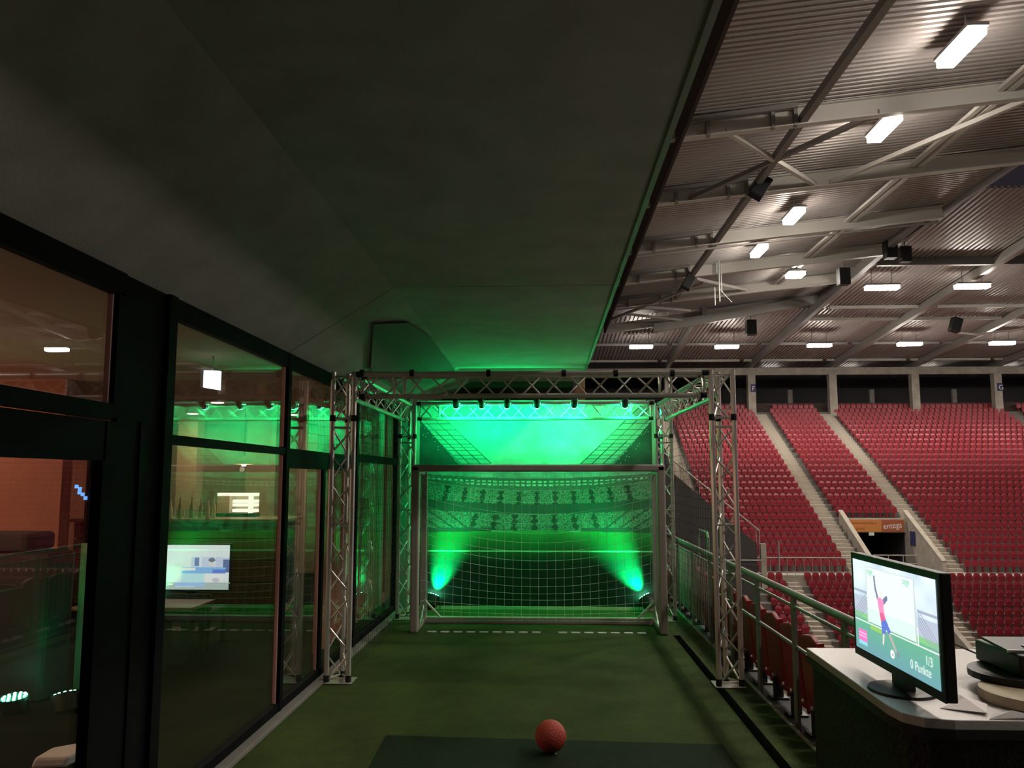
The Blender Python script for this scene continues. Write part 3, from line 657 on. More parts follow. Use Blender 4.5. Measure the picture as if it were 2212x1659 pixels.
# ================================================================== GOAL
GYF, GYR = 10.54, 11.22
g = thing('football_goal', (-.12,GYF,0), 'aluminium football goal with a white net', 'goal')
gl, gr, pw = -1.66, 1.42, .05
for x in (gl, gr): obj('post', MB().box((x-pw,GYF-.05,0),(x+pw,GYF+.07,2.06)), M['goal'], g, bevel=.02)
obj('crossbar', MB().box((gl-pw,GYF-.05,1.98),(gr+pw,GYF+.07,2.07)), M['goal'], g, bevel=.02)
for x in (gl, gr):
    obj('rear_upright', MB().box((x-.03,GYR-.04,.0),(x+.05,GYR+.04,2.0)), M['goal'], g, bevel=.01)
    obj('side_bar', MB().box((x-.04,GYF+.07,0.0),(x+.04,GYR+.04,.06)), M['goal'], g, bevel=.008)
    obj('top_arm', MB().box((x-.025,GYF+.07,1.95),(x+.025,GYR+.04,2.0)), M['goal'], g, bevel=.008)
    s = 1 if x < 0 else -1
    obj('corner_strut', MB().tube([(x+s*.03,GYR-.02,.30),(x+s*.28,GYR-.02,.04)],.016), M['alu'], g); obj('corner_strut', MB().tube([(x+s*.02,GYR,.25),(x+s*.02,GYR-.3,.04)],.012), M['alu'], g)
obj('ground_bar', MB().box((gl,GYR-.05,0),(gr,GYR+.05,.085)), M['goal'], g, bevel=.01)
nb = MB(); nxn, nzn = 26, 18
def NP(u, v):
    """u across 0..1, v down 0..1; starts at the crossbar, runs back, hangs to the rear bar"""
    x = gl+.07+(gr-gl-.14)*u; e = 4*u*(1-u)
    s = v*2.5
    if s < .45: y = GYF+.06+s*1.2; z = 1.965-s*.25
    else:
        y = GYF+.60+.05*math.sin((s-.45)*1.5); z = 1.852-(s-.45)/(2.5-.45)*1.80
    z -= .23*e*(1-abs(2*v-.9)**2*.55)*min(1, v*4)*(1-.75*max(0,v-.75)/.25)
    y += .10*e*math.sin(math.pi*v)
    return (x, y, max(z,.05))
for i in range(nxn+1): nb.tube([NP(i/nxn, j/36) for j in range(37)], .0023, 3, False)
for j in range(nzn+1): nb.tube([NP(i/24, j/nzn) for i in range(25)], .0023, 3, False)
for x in (gl+.06, gr-.06):
    for j in range(15): nb.tube([(x,GYF+.09,.1+.13*j),(x+.01*math.sin(j),GYF+.62,.08+.12*j)], .0023, 3, False)
    for k in range(5): nb.tube([(x,GYF+.09+.12*k,.06),(x,GYF+.09+.12*k,1.95)], .0023, 3, False)
obj('net', nb, M['net_w'], g)
gline = thing('goal_line', (-.1,10.56,0), 'row of short white dashes on the turf between the goal posts', 'marking')
DM = MB(); DM.prism([(-.055,-.016,0),(-.03,-.022,0),(.03,-.022,0),(.055,-.016,0),(.055,.016,0),(.03,.022,0),(-.03,.022,0),(-.055,.016,0)],(0,0,.012)); DM = mk_mesh('dash', DM.v, DM.f, M['white'])
for i in range(17):
    if i in (9,): continue
    piece('dash', DM, gline, (gl+.22+.162*i,10.56,.001))
# ================================================================== BACKDROP
def backdrop_img():
    h, wd = 330, 360; X0, X1, Y0, Y1 = 905., 1411., 868., 1318.
    xs, ys = np.meshgrid(np.linspace(X0,X1,wd), np.linspace(Y0,Y1,h)); img = np.zeros((h,wd,3))
    fine = RNG.random((h,wd)); cl = smooth_noise(h,wd,14,3)*.6+smooth_noise(h,wd,6,4)*.4; big = smooth_noise(h,wd,60,9)
    def put(m, col, tex=None):
        c = np.array(col)[None,None]*np.ones((h,wd,1)); 
        if tex is not None: c = c*tex[..., None]
        img[m] = c[m]
    sky = np.clip(.50+.30*(cl-.5)+.2*(big-.5), .1, 1); put(np.ones((h,wd),bool), (.75,.80,.82), sky)
    cx = (X0+X1)/2
    def curve(y, k): return y - k*((xs-cx)/250.)**2
    mx = np.abs(xs-cx-2)               # mirrored distance from the centre
    # glazed roofs in perspective, left and right
    tri = (mx > 250-(1012-ys)*-1.0-0) 
    inner = mx > 100+(1003-ys)*1.02     # inner slanting edge
    outer = mx > 165+(1003-ys)*1.02
    dark = mx > 172+(1003-ys)*.86
    top = ys < 1012
    put(top & inner, (.30,.33,.33), .8+.3*cl)
    fr1 = ((mx-100-(1003-ys)*1.02) % 24) < 2.4; per = np.clip((1020-ys)/110., .05, 1); rowf = (np.log(per*8+.2)*7.0) % 1 < .16
    put(top & inner & ~outer & (fr1 | rowf), (.04,.045,.04)); put(top & outer, (.16,.17,.17), .6+.6*cl)
    put(top & dark, (.035,.04,.04), .5+1.0*cl)
    spark = (fine > .985) & top & dark & (mx < 195+(1003-ys)*.86); put(spark, (.6,.6,.55))
    # far stand roof, lights, tiers
    b0 = curve(1008,-6); b1 = curve(1040,10); b2 = curve(1060,22); b3 = curve(1068,26); b4 = curve(1097,14); b5 = curve(1118,12); b6 = 1155+0*xs
    put((ys >= b0) & (ys < b1), (.34,.38,.38), .45+.9*cl)
    put((ys >= b1) & (ys < b3), (.10,.115,.11), .7+.6*fine)
    lights = (ys >= b1+3) & (ys < b2) & (((xs*.5) % 6) < 3.8) & (((ys-b1) % 7) < 3.0); put(lights, (.55,.58,.52))
    crowd = np.clip(.25+.8*(fine-.3), .06, .9)
    put((ys >= b3) & (ys < b4), (.36,.38,.33), crowd); put((ys >= b4) & (ys < b5), (.05,.055,.05), .8+.4*cl); put((ys >= b5) & (ys < b6), (.32,.34,.29), crowd)
    for k in range(-5,6):
        c = cx+4+38*k; put((np.abs(xs-c-(ys-b3)*.05*k) < 4.5+2*np.sin(ys*.5)) & (ys >= b3+3) & (ys < b4+1) & (ys > 0), (.03,.035,.03))
    for k in range(-3,4):
        c = cx-2+41*k; put((np.abs(xs-c-(ys-b5)*.10*k) < 5+2.5*np.sin(ys*.45+k)) & (ys >= b5+2) & (ys < b6-2), (.03,.035,.03))
    for k in range(4):
        e = 140+28*k; put((np.abs(mx-e-(1155-ys)*(1.25+.15*k)) < 2.4+.9*(fine>.5)) & (ys >= b5-6) & (ys < b6), (.05,.05,.045))
    put((ys >= b6-7) & (ys < b6+3) & (mx > 95), (.05,.055,.05))
    # pitch
    gy_ = ys >= b6+np.clip((mx-60)*.02,0,4)
    t = np.clip((ys-1157)/160., 0, 1); put(gy_, (.05,.22,.06), np.clip(1.0-1.5*t**.5, .025, 1)*(.85+.3*smooth_noise(h,wd,20,5)))
    put(gy_ & (np.abs(ys-1198) < 1.3), (.30,.42,.28))
    return img
bd = thing('printed_backdrop', (-.18,12.42,0), 'large printed stadium backdrop lit green behind the goal', 'backdrop')
bx0, bx1, bz0, bz1, bY = -1.93, 1.575, .03, 3.06, 12.42
raster('print', backdrop_img(), (bx0,bY-.012,bz1), (bx1-bx0,0,0), (0,0,bz0-bz1), print_mat('backdrop_print'), bd)
obj('board', MB().box((bx0,bY-.010,bz0),(bx1,bY+.02,bz1)), M['dark_in'], bd)
for x in (bx0, bx1): obj('frame_upright', MB().box((x-.025,bY-.02,0),(x+.025,bY+.04,bz1)), M['goal'], bd)
obj('frame_foot', MB().box((bx0,bY-.03,0),(bx1,bY+.05,.045)), M['tan'], bd)
# ================================================================== GREEN LED PARS
def par_can(loc, aim, label, group, power, cone, yoke_to=None, r=.085, blend=.6, stand=True):
    """short black can with an LED face, yoke, and its own green light"""
    c = Vector(loc); a = Vector(aim).normalized(); t = thing('led_par', c, label, 'spotlight', group)
    obj('can', MB().lathe([(r*.72,-.13),(r*.95,-.11),(r,-.02),(r,.03)], c, a, 18), M['black'], t, smooth=True)
    q = Vector((0,0,1)).rotation_difference(a); b = MB()
    for rr, k in ((0,1),(r*.4,6),(r*.76,12)):
        for i in range(k):
            th = 2*math.pi*i/k; b.lathe([(.011,0),(.009,.008)], c+q@Vector((rr*math.cos(th),rr*math.sin(th),.031)), a, 8)
    obj('led_cluster', b, M['green_led'], t)
    side = a.cross(Vector((0,1,0)) if abs(a.y) < .9 else Vector((1,0,0))).normalized()
    dn = Vector((0,0,-1)) if yoke_to is None else (Vector(yoke_to)-c).normalized()
    L = c.z-.012 if yoke_to is None else (Vector(yoke_to)-c).length
    b = MB().tube([c+side*(r+.012), c+side*(r+.012)+dn*L, c-side*(r+.012)+dn*L, c-side*(r+.012)], .008, 6); obj('yoke', b, M['black'], t)
    lamp('par_light', 'SPOT', c+a*.05, power, GREEN, a, t, spot_size=math.radians(cone), spot_blend=blend, shadow_soft_size=.05)
pl = at_y(935,1291,12.28); pr_ = at_y(1395,1293,12.28)
par_can(pl, (.32,.46,1), 'green LED spotlight on the floor behind the left goal corner', 'green floor spotlights', P_SPOT, 60, r=.1, blend=1.0)
par_can(pr_, (-.60,.46,1), 'green LED spotlight on the floor behind the right goal corner', 'green floor spotlights', P_SPOT, 60, r=.1, blend=1.0)
for i, x in enumerate([at_y(q,872,YB-.1).x for q in (985,1040,1095,1160,1240,1350)]):
    par_can((x,YB-.10,TOP+.0), (0.05*(1 if i%2 else -1),.8,-.50), 'green LED spotlight clamped to the rear truss beam, %s from the left' % ORD[i], 'green spotlights on the rear beam', P_PAR, 150, yoke_to=(x,YB,TOP+.03), r=.045)
# ================================================================== BALL, MAT, STRIP
bl = thing('ball', (.015,6.03,.01), 'textured red ball lying on the dark turf mat', 'ball')
b = MB(); R0 = .108; k = 14
b.lathe([(max(.001,R0*math.sin(math.pi*i/k)), R0-R0*math.cos(math.pi*i/k)) for i in range(k+1)], (.015,6.03,.010), k=28); obj('shell', b, M['ball'], bl, smooth=True)
obj('valve', MB().lathe([(.008,0),(.005,.004)], (.05,5.97,.02), (.5,-.7,-.5), 8), M['white'], bl)
a = at_z(835,1588,.01); c = at_z(1560,1608,.01)
obj('turf_mat', MB().prism([(a.x,a.y,.002),(c.x,c.y,.002),(c.x+.06,4.4,.002),(a.x+.05,4.4,.002)],(0,0,.008)), M['mat_turf'], label='dark green turf mat in the foreground under the red ball', cat='mat')
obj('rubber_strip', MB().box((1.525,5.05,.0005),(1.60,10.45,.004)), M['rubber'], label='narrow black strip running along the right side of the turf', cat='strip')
# ================================================================== COUNTER WITH TELEVISION
CZ = .93
ct = thing('counter', (2.1,4.3,0), 'dark woven counter with a pale top holding the television', 'counter')
cp = [(1.485,5.0),(1.455,3.78),(1.47,3.66),(1.53,3.585),(1.64,3.56),(3.2,3.56),(3.2,5.0)]
obj('top', MB().prism([(x,y,CZ-.04) for x,y in cp],(0,0,.04)), M['counter'], ct, bevel=.004)
obj('edge_band', MB().prism([(x-(.004 if x < 2 else 0),y-(.004 if y < 4.5 else 0),CZ-.075) for x,y in cp],(0,0,.035)), M['black'], ct)
obj('body', MB().prism([(x+(.03 if x < 2 else -.03),y+(.03 if y < 4.5 else -.01),.0) for x,y in cp],(0,0,CZ-.075)), M['rattan'], ct)
def tv_img():
    h, wd = 150, 260; u, v = np.meshgrid(np.linspace(0,1,wd), np.linspace(0,1,h)); img = np.zeros((h,wd,3)); cl = smooth_noise(h,wd,30,21)
    def put(m, c): img[m] = np.array(c)
    img[:] = np.array((.74,.86,.97)); img += (cl[...,None]-.45)*.35
    g = v > .63; img[g] = np.array((.10,.42,.24)); sh = np.clip((v-.63)/.37,0,1)
    img[g] = (np.array((.16,.52,.30))[None]*(1-sh[g][:,None])+np.array((.18,.40,.46))[None]*sh[g][:,None])
    put((v > .58) & (v <= .64), (.28,.66,.30))
    put((v > .40) & (v < .58) & ((u < .19) | (u > .80)), (.55,.60,.74)); put((v > .33) & (v < .36) & ((u < .19) | (u > .80)), (.42,.46,.60))
    for k in range(5): put((np.abs(v-.56+(u-.02-.03*k)*1.3) < .006) & (u < .2), (.35,.38,.5)); put((np.abs(v-.56+(.98-.03*k-u)*1.3) < .006) & (u > .8), (.35,.38,.5))
    inn = (u > .19) & (u < .775) & (v > .055) & (v < .655); img[inn] = np.array((.90,.98,.98))
    img[inn & (v > .5)] = np.array((.78,.95,.90))
    for a_, b_ in ((.185,.193),(.772,.782)): put((u > a_) & (u < b_) & (v > .05) & (v < .68), (.62,.68,.66))
    put((v > .048) & (v < .06) & (u > .185) & (u < .782), (.62,.68,.66)); put((np.abs(v-.672) < .007), (.93,1,.95)); put((u > .79) & (u < .80) & (v > .5) & (v < .672), (.9,1,.95))
    put((u > .22) & (u < .40) & (v > .685) & (v < .725), (.36,.66,.16))
    P = lambda pts, c: put(poly_mask(pts,u,v), c)
    # keeper with one arm up, pink shirt, blue shorts
    P([(.285,.13),(.305,.13),(.315,.25),(.345,.36),(.325,.38),(.295,.27)], (.22,.23,.36)); P([(.395,.36),(.43,.32),(.455,.30),(.46,.345),(.42,.40),(.395,.41)], (.20,.21,.38))
    P([(.36,.27),(.38,.255),(.40,.27),(.40,.33),(.375,.345),(.36,.33)], (.93,.86,.80)); P([(.325,.36),(.37,.345),(.41,.37),(.405,.45),(.425,.555),(.365,.60),(.34,.47)], (.95,.32,.60)); P([(.35,.51),(.39,.50),(.425,.555),(.365,.60)], (.85,.14,.32))
    P([(.365,.60),(.425,.555),(.485,.665),(.45,.70),(.425,.655),(.415,.715),(.372,.735)], (.14,.22,.70))
    P([(.38,.72),(.40,.715),(.395,.78),(.385,.84),(.372,.83)], (.93,.83,.78)); P([(.45,.70),(.475,.68),(.53,.80),(.555,.85),(.54,.865),(.51,.82)], (.55,.50,.46)); P([(.535,.84),(.56,.835),(.575,.88),(.56,.895)], (.28,.30,.28))
    put((u > .045) & (u < .165) & (v > .775) & (v < .90), (.98,.22,.62)); put((u > .05) & (u < .16) & (v > .80) & (v < .865) & ((v*100 % 3) < 1.4), (.98,.62,.85)); put((u > .045) & (u < .165) & (v > .90) & (v < .94), (.30,.80,.92))
    put(((u-.49)/.026)**2+((v-.885)/.045)**2 < 1, (.95,.97,.95)); put(((u-.495)/.010)**2+((v-.89)/.016)**2 < 1, (.45,.5,.48))
    return np.clip(img,0,1.2)
tx, ty0, ty1, tz0, tz1 = 1.60, 3.53, 4.52, 1.0, 1.515
tvt = thing('television', (tx,4.02,CZ), 'flat television on the counter showing a goalkeeper game', 'television')
obj('housing', MB().box((tx,ty0,tz0),(tx+.045,ty1,tz1)), M['black'], tvt, bevel=.006)
obj('bezel', MB().box((tx-.006,ty0,tz0),(tx,ty1,tz1)), M['black'], tvt)
scr = raster('screen', tv_img(), (tx-.008,ty1-.03,tz1-.03), (0,-(ty1-ty0-.06),0), (0,0,-(tz1-tz0-.07)), print_mat('tv_picture', 1.05), tvt)
def tv_pt(u, v, d=.010): return (tx-d, ty1-.03-u*(ty1-ty0-.06), tz1-.03-v*(tz1-tz0-.07))
text('caption', '1/3', tv_pt(.86,.82), (0,-1,0), (0,0,1), .056, M['screen_text'], scr, .0002); text('caption', '0 Punkte', tv_pt(.70,.925), (0,-1,0), (0,0,1), .056, M['screen_text'], scr, .0002)
text('caption', 'sage', tv_pt(.205,.125), (0,-1,0), (0,0,1), .042, M['screen_green'], scr, .0002); text('caption', 'sage', tv_pt(.655,.125), (0,-1,0), (0,0,1), .042, M['screen_green'], scr, .0002)
b = MB(); b.lathe([(.17,0),(.165,.012),(.05,.02)], (tx+.02,4.02,CZ), k=28); b.v = [(tx+.02+(x-tx-.02)*.85, 4.02+(y-4.02)*1.0, z) for x,y,z in b.v]; obj('foot', b, M['black'], tvt, smooth=True)
obj('neck', MB().box((tx+.01,3.94,CZ+.015),(tx+.05,4.10,tz0+.03)), M['black'], tvt)
b = MB()
for i in range(5): b.box((tx-.002,3.80+.035*i,tz0+.008),(tx+.0,3.82+.035*i,tz0+.013))
obj('front_buttons', b, M['alu'], tvt)
for i, (x, y, rr, n, ph) in enumerate(((1.85,4.09,.07,3,0.),(1.80,4.27,.08,2,1.),(1.80,4.45,.08,2,2.))):
    pts = []
    for k in range(60):
        th = 2*math.pi*n*k/60+ph; pts.append((x+rr*(1+.25*math.sin(3*th))*math.cos(th)*.55, y+rr*math.sin(th+.2*k/60), CZ+.008+.03*abs(math.sin(th*.7+ph))))
    pts = [(tx+.055,4.08+.18*i,tz0+.1),(tx+.10,4.08+.18*i,tz0+.05)]+pts
    obj('cable', MB().tube(pts,.005,5), M['black'], label='%s black cable tangled behind the television' % ('lowest loop of','looped','rearmost')[i], cat='cable', group='black cables on the counter')
obj('cable', MB().tube([(tx+.05,4.40,1.12),(1.80,4.48,1.14),(2.0,4.50,1.09),(2.35,4.45,CZ+.01)],.005,6), M['black'], label='black cable hanging from the television to the equipment case', cat='cable', group='black cables on the counter')
def sheet(pts, z, m, label):
    b = MB(); P = [Vector((x,y,z)) for x,y in pts]; c = sum(P,Vector())/len(P); c.z += .03; n = len(P)
    b.v = [tuple(p+Vector((0,0,.010*(i%2)))) for i,p in enumerate(P)]+[tuple(c)]+[tuple(p+Vector((0,0,.010*(i%2)-.002))) for i,p in enumerate(P)]+[tuple(c-Vector((0,0,.002)))]
    for i in range(n): b.f.append((i,(i+1)%n,n)); b.f.append((n+1+i,2*n+1,n+1+(i+1)%n)); b.f.append((i,n+1+i,n+1+(i+1)%n,(i+1)%n))
    obj('paper_napkin', b, m, label=label, cat='paper', group='papers on the counter')
sheet([(1.66,3.73),(1.80,3.625),(1.89,3.80),(1.83,3.92),(1.76,3.82)], CZ+.003, M['paper'], 'white paper napkin lying in front of the television edge')
sheet([(1.78,3.572),(1.98,3.572),(1.95,3.605),(1.82,3.61)], CZ+.003, M['paper'], 'white paper sheet at the front edge of the counter')
sheet([(1.80,4.60),(1.95,4.57),(2.0,4.72),(1.84,4.76)], CZ+.003, M['paper'], 'small crumpled white paper far back behind the television')
bo = obj('round_board', MB().prism([(2.22+.31*math.cos(2*math.pi*i/32),3.86+.28*math.sin(2*math.pi*i/32),CZ+.001) for i in range(32)],(0,0,.045)), M['tan'], label='round tan wooden board under the black equipment', cat='board', bevel=.004)
eq = thing('equipment_case', (2.3,4.15,CZ), 'black equipment case with a raised lid at the right edge', 'case')
obj('base', MB().prism([(2.28+.30*math.cos(2*math.pi*i/28),4.10+.26*math.sin(2*math.pi*i/28),CZ+.047) for i in range(28)],(0,0,.03)), M['black'], eq)
obj('body', MB().prism([(2.12,3.95,CZ+.077),(2.7,3.95,CZ+.077),(2.7,4.35,CZ+.077),(2.12,4.35,CZ+.077)],(0,0,.10)), M['black'], eq, bevel=.01)
b = MB().prism([(2.10,4.02,1.108),(2.10,4.24,1.125),(2.75,4.24,1.125),(2.75,3.95,1.108)],(0,0,.012)); obj('lid', b, M['black'], eq)
obj('lid_edge', MB().bar((2.10,4.013,1.114),(2.75,3.943,1.114),.010,.012), M['alu'], eq); obj('latch', MB().box((2.20,4.03,1.122),(2.26,4.08,1.130)), M['alu'], eq); obj('latch', MB().box((2.30,4.05,1.122),(2.34,4.10,1.132)), M['alu'], eq)
# ================================================================== LOUNGE BEHIND THE GLASS
for i, p in enumerate([at_z(470,868,2.98), Vector((-5.9,13.6,2.98)), Vector((-6.9,15.9,2.98)), Vector((-4.3,13.9,2.98)), Vector((-4.5,6.2,2.98)), Vector((-6.6,5.0,2.98)), Vector((-6.4,8.0,2.98)), Vector((-4.2,16.2,2.98))]):
    d = thing('downlight', (p.x,p.y,2.97), 'round warm lounge ceiling downlight, %s counted inwards from the glass front' % ORD[i], 'ceiling light', 'lounge downlights')
    obj('trim_ring', MB().lathe([(.11,0),(.11,.028)], (p.x,p.y,2.970), k=20), M['steel_w'], d); obj('lens', MB().lathe([(.085,-.006),(.085,0)], (p.x,p.y,2.969), k=20), M['down'], d)
    lamp('downlight_lamp', 'AREA', (p.x,p.y,2.955), P_DOWN*(1.6 if i in (1,2,3,7) else 1), (1,.72,.42), (0,0,-1), d, shape='DISK', size=.16)
ex = thing('exit_sign', at_y(454,835,7.3), 'lit white escape route sign hanging from the lounge ceiling', 'sign')
a = at_y(440,800,7.3); c = at_y(470,836,7.3)
obj('light_box', MB().prism([(a.x,7.3,c.z),(c.x,7.34,c.z-.02),(c.x,7.34,a.z),(a.x,7.3,a.z)],(-.01,.06,0)), M['exit'], ex); obj('hanger', MB().tube([((a.x+c.x)/2,7.34,a.z),((a.x+c.x)/2,7.34,3.0)],.01), M['steel_g'], ex)
bar = thing('bar_counter', (-5,12.8,0), 'wooden bar counter seen through the large pane', 'bar')
obj('carcass', MB().box((-7.18,12.58,0),(-4.07,13.45,1.24)), M['dark_in'], bar); obj('top', MB().box((-7.3,12.45,1.24),(-3.95,13.5,1.29)), M['wood'], bar, bevel=.008)
for z0, z1 in ((.02,.34),(.355,.665),(.68,.985),(1.0,1.235)): obj('plank', MB().box((-7.2,12.54,z0),(-4.05,12.58,z1)), M['wood'], bar, bevel=.006)
bs = thing('lit_shelf', (-5.0,13.5,1.3), 'bright white lit shelf unit standing on the bar', 'shelf')
a = at_y(475,1068,13.3); c = at_y(557,1108,13.3)
obj('back_panel', MB().box((a.x,13.34,c.z),(c.x,13.36,a.z)), M['beige'], bs)
for f_ in (0,.36,.56,.86): obj('shelf_board', MB().box((a.x+(.25 if f_ else 0),13.2,a.z-(a.z-c.z)*f_-.025),(c.x,13.35,a.z-(a.z-c.z)*f_+.025)), M['shelf_light'], bs)
obj('divider', MB().box((c.x-.12,13.19,c.z),(c.x-.09,13.35,a.z)), M['shelf_light'], bs); obj('side_panel', MB().box((a.x,13.2,c.z),(a.x+.2,13.35,a.z)), M['beige'], bs)
obj('foot', MB().box((a.x,13.15,1.29),(c.x,13.4,c.z)), M['black'], bs)
kinds = [('bottle','slim bottle standing on the bar',.30,.035),('wine_glass','drinking glass standing on the bar',.17,.035)]
for i in range(14):
    x = -5.72+.048*i; y = 12.55+.10*(i%3); tall = i in (0,3,5,8,12,13); z = 1.292; hgt = (.27+.03*(i%2)) if tall else .13
    pos = nth(i+1)+' from the left in the group beside the lit shelf'
    if tall:
        t = thing('bottle', (x,y,z), 'slim bottle on the bar, '+pos, 'bottle', 'bottles on the bar')
        obj('glass_body', MB().lathe([(.028,0),(.03,.01),(.03,hgt*.6),(.012,hgt*.78),(.011,hgt)], (x,y,z), k=12), M['beige'] if i in (0,12,13) else M['bottle'], t, smooth=True); obj('cap', MB().lathe([(.013,0),(.013,.025)], (x,y,z+hgt), k=10), M['steel_g'], t)
    else:
        obj('drinking_glass', MB().lathe([(.022,0),(.026,hgt),(.023,hgt-.002),(.019,.008)], (x,y,z), k=12), M['glass'], label='small clear glass on the bar, '+nth(i+1)+' from the left beside the lit shelf', cat='glass', group='glasses on the bar')
pd = thing('pendant_lamp', at_y(527,998,12.9), 'pale dome pendant lamp above the bar', 'lamp')
pc = at_y(527,1003,12.9)
obj('shade', MB().lathe([(.14,0),(.13,.05),(.09,.10),(.03,.13)], pc, k=20), M['beige'], pd, smooth=True); obj('cord', MB().tube([pc+Vector((0,0,.13)),(pc.x,pc.y,3.0)],.006), M['black'], pd); obj('bulb', MB().lathe([(.03,-.03),(.04,0),(.03,.03)], pc, k=10), M['down'], pd)
lamp('pendant_bulb','POINT',pc-Vector((0,0,.08)),14,(1,.8,.55),None,pd,shadow_soft_size=.04)
obj('wall_pier', MB().box((-6.45,14.3,0),(-6.1,14.6,3.0)), M['beige'], label='beige pier behind the bar', cat='pillar', kind='structure')
obj('wall_pier', MB().box((-5.55,15.2,0),(-5.1,15.5,3.0)), M['beige'], label='second beige pier beside the pendant lamp', cat='pillar', kind='structure')
def tv2_img():
    h, wd = 80, 140; u, v = np.meshgrid(np.linspace(0,1,wd), np.linspace(0,1,h)); img = np.ones((h,wd,3))*np.array((.92,.98,1.0))
    def put(m, c): img[m] = np.array(c)
    put((u < .13) & (v > .12) & (v < .22), (.6,.88,.95)); put((u < .03) & (v > .24) & (v < .72), (.15,.55,.42))
    put((u > .50) & (v > .27) & (v < .62), (.72,.78,.98)); put((u > .54) & (u < .60) & (v > .28) & (v < .47), (.20,.26,.52)); put((u > .61) & (u < .64) & (v > .27) & (v < .5), (.88,.95,1)); put((u > .80) & (u < .82) & (v > .27) & (v < .55), (.9,.97,1))
    put((((u-.765)/.04)**2+((v-.40)/.085)**2 < 1), (.86,.84,.82)); put((((u-.77)/.045)**2+((v-.335)/.05)**2 < 1), (.20,.24,.34)); put((u > .92) & (v > .32) & (v < .62), (.16,.22,.45)); put((u > .93) & (v < .28) & (v > .2) , (.95,1,1))
    put((u > .38) & (u < .95) & (v > .50) & (v < .635), (.30,.58,.98)); put((u > .78) & (u < .95) & (v > .55) & (v < .635), (.18,.28,.82)); put((u > .33) & (u < .56) & (v > .51) & (v < .58), (.95,1,.98))
    put((u > .38) & (u < .68) & (v > .635) & (v < .84), (.62,.95,.98)); put((u > .68) & (u < .94) & (v > .635) & (v < .84), (1,1,1)); put((((u-.83)/.05)**2+((v-.79)/.05)**2 < 1), (.74,.68,.80))
    put(v > .84, (.52,.62,.58)); put((u > .30) & (u < .69) & (v > .84) & (v < .93), (.42,.66,1.0)); put((u < .28) & (v > .87) & (v < .90) & ((u*20 % 2) < 1.4), (.95,.98,.95)); put((u > .3) & (u < .55) & (v > .925) & (v < .945), (.95,.98,1))
    put((((u-.06)/.05)**2 > 0) & (u > .28) & (u < .42) & (v > .43) & (v < .49), (.80,.90,.86)); return img
a = at_y(333,1177,10.5); c = at_y(493,1274,10.5)
t2 = thing('television', ((a.x+c.x)/2,10.5,0), 'flat television inside the lounge showing a news studio', 'television')
obj('housing', MB().box((a.x-.02,10.51,c.z-.03),(c.x+.02,10.57,a.z+.02)), M['black'], t2, bevel=.005)
raster('screen', tv2_img(), (a.x,10.505,a.z), (c.x-a.x,0,0), (0,0,c.z-a.z), print_mat('tv2_picture', 1.0), t2)
obj('power_light', MB().box((c.x+.008,10.50,c.z+.08),(c.x+.014,10.509,c.z+.086)), M['tv_led'], t2); obj('stand', MB().box(((a.x+c.x)/2-.06,10.53,.02),((a.x+c.x)/2+.06,10.56,c.z-.03)), M['black'], t2); obj('foot', MB().box(((a.x+c.x)/2-.3,10.4,0),((a.x+c.x)/2+.3,10.7,.02)), M['black'], t2)
def lounge_chair(x, y, rz, label):
    t = thing('lounge_chair', (x,y,0), label, 'chair', 'dark lounge chairs'); q = Quaternion((0,0,1), rz); c0 = Vector((x,y,0))
    def add(nm, lo, hi, m='dark_in', bv=.02):
        b = MB().box(lo,hi); b.v = [tuple(c0+q@Vector(v)) for v in b.v]; obj(nm, b, M[m], t, bevel=bv)
    add('seat',(-.25,-.25,.30),(.25,.25,.40)); add('backrest',(-.25,.20,.40),(.25,.28,.60))
    for sx in (-.22,.22):
        for sy in (-.22,.22): add('leg',(sx-.02,sy-.02,0),(sx+.02,sy+.02,.30),'black',0)
lounge_chair(-4.75,9.75,math.pi,'dark lounge chair in front of the news television, left one'); lounge_chair(-4.05,9.7,math.pi,'dark lounge chair in front of the news television, right one')
tb_ = thing('lounge_table', (-4.4,9.0,0), 'low dark lounge table in front of the news television', 'table')
obj('table_top', MB().box((-5.0,8.7,.52),(-3.7,9.35,.56)), M['wood'], tb_, bevel=.01)
for sx in (-4.9,-3.8):
    for sy in (8.8,9.25): obj('leg', MB().box((sx-.03,sy-.03,0),(sx+.03,sy+.03,.52)), M['black'], tb_)
# pleated curtain
b = MB(); n = 110
pts = [(-2.52+.05*math.sin(i*1.15)+.012*math.sin(i*.37), 9.1+4.2*i/n) for i in range(n+1)]
for i, (x, y) in enumerate(pts): b.v += [(x,y,.03),(x,y,2.93),(x-.01,y,.03),(x-.01,y,2.93)]
for i in range(n): k = 4*i; b.f += [(k,k+4,k+5,k+1),(k+2,k+3,k+7,k+6)]
obj('curtain', b, M['curtain'], label='reddish brown pleated curtain behind the far glass bays', cat='curtain', smooth=True)
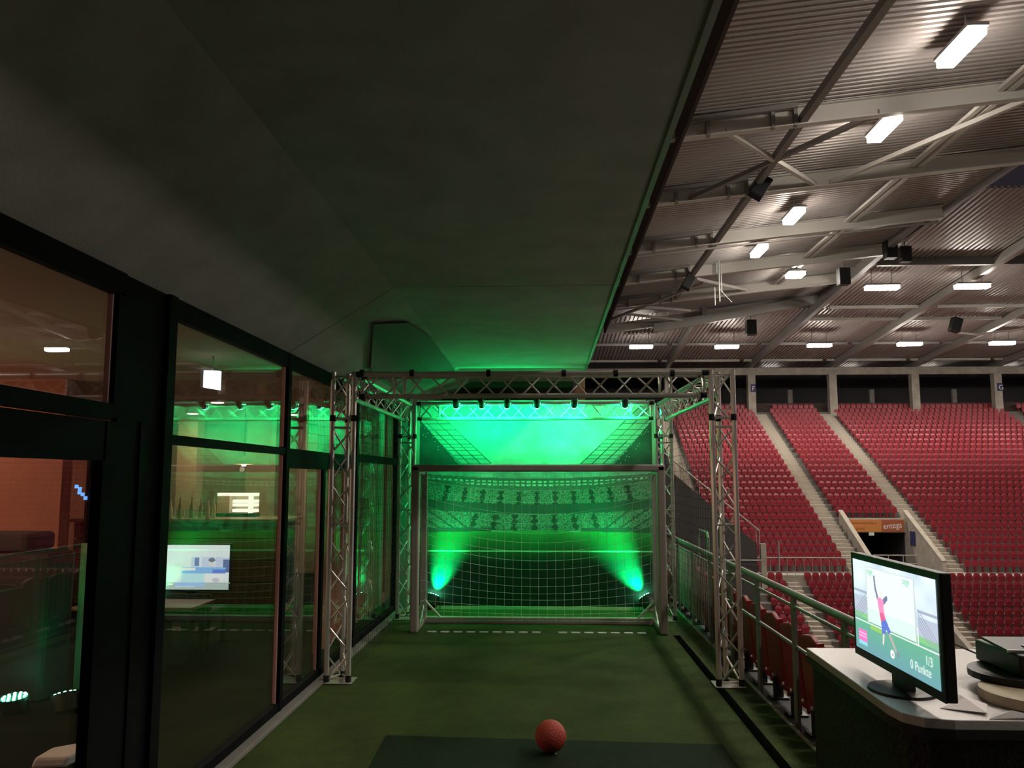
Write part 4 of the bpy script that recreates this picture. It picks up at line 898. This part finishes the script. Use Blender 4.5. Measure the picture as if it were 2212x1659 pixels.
# black draped cabinet, green lit post, pars by the door
cb = thing('draped_cabinet', (-4.7,7.35,0), 'tall black covered cabinet behind the door glass', 'cabinet')
obj('body', MB().box((-5.4,7.15,0),(-4.32,7.6,1.26)), M['dark_in'], cb, bevel=.05); obj('top_block', MB().box((-5.4,7.15,1.26),(-4.52,7.6,1.42)), M['dark_in'], cb, bevel=.04)
obj('wall_post', MB().box((-4.30,7.62,0),(-4.13,7.8,1.30)), M['wall_in'], label='slim low post washed green beside the black cabinet', cat='post', kind='structure')
par_can((-4.345,6.85,.10), (-.05,-.12,1), 'green LED spotlight on the lounge floor in front of the black cabinet', 'green lounge spotlights', 1.0, 60, r=.11)
par_can((-3.98,6.95,.10), (-.28,.25,.9), 'green LED spotlight on the lounge floor right of the black cabinet', 'green lounge spotlights', 14.0, 70, r=.11)
for i, (x, y) in enumerate(((-6.9,6.3),(-6.2,4.2))):  # unseen pendants added to brighten the lounge ceiling and partition
    t = thing('pendant_lamp', (x,y,2.2), ('unseen warm pendant lamp added deep in the lounge as fill light','unseen warm pendant lamp added near the door as fill light')[i], 'lamp', 'added lounge fill lamps')
    obj('fill_globe', MB().lathe([(.02,-.12),(.09,-.08),(.12,0),(.09,.08),(.02,.12)], (x,y,2.2), k=16), M['down'], t, smooth=True); obj('cord', MB().tube([(x,y,2.32),(x,y,3.0)],.006), M['black'], t)
    lamp('pendant_bulb','POINT',(x,y,2.2-.2),75,(1,.58,.40),None,t,shadow_soft_size=.1)
for i,(px,py) in enumerate(((165,1051),(172,1056),(171,1064),(178,1068),(184,1076))):
    p = at_y(px,py,9.4); obj('blue_light_square', MB().box((p.x-.02,9.4,p.z-.02),(p.x+.02,9.41,p.z+.02)), M['bluepix'], label='tiny blue light square glowing deep in the lounge, %s from the top' % ORD[i], cat='light', group='blue light squares')
obj('wall_dark_screen', MB().box((-5.3,9.42,0),(-4.9,9.47,2.3)), M['dark_in'], label='dark partition screen carrying small blue lights', cat='wall', kind='structure')
p = at_z(130,1640,.02); obj('lump', MB().prism([(p.x-.12,p.y-.15,.002),(p.x+.10,p.y-.12,.002),(p.x+.14,p.y+.12,.002),(p.x-.02,p.y+.16,.002),(p.x-.13,p.y+.06,.002)],(.02,.02,.07)), M['paper'], label='pale low lump on the lounge floor behind the door', cat='lump', bevel=.02)  # low pale block in place of an unidentified blurry shape
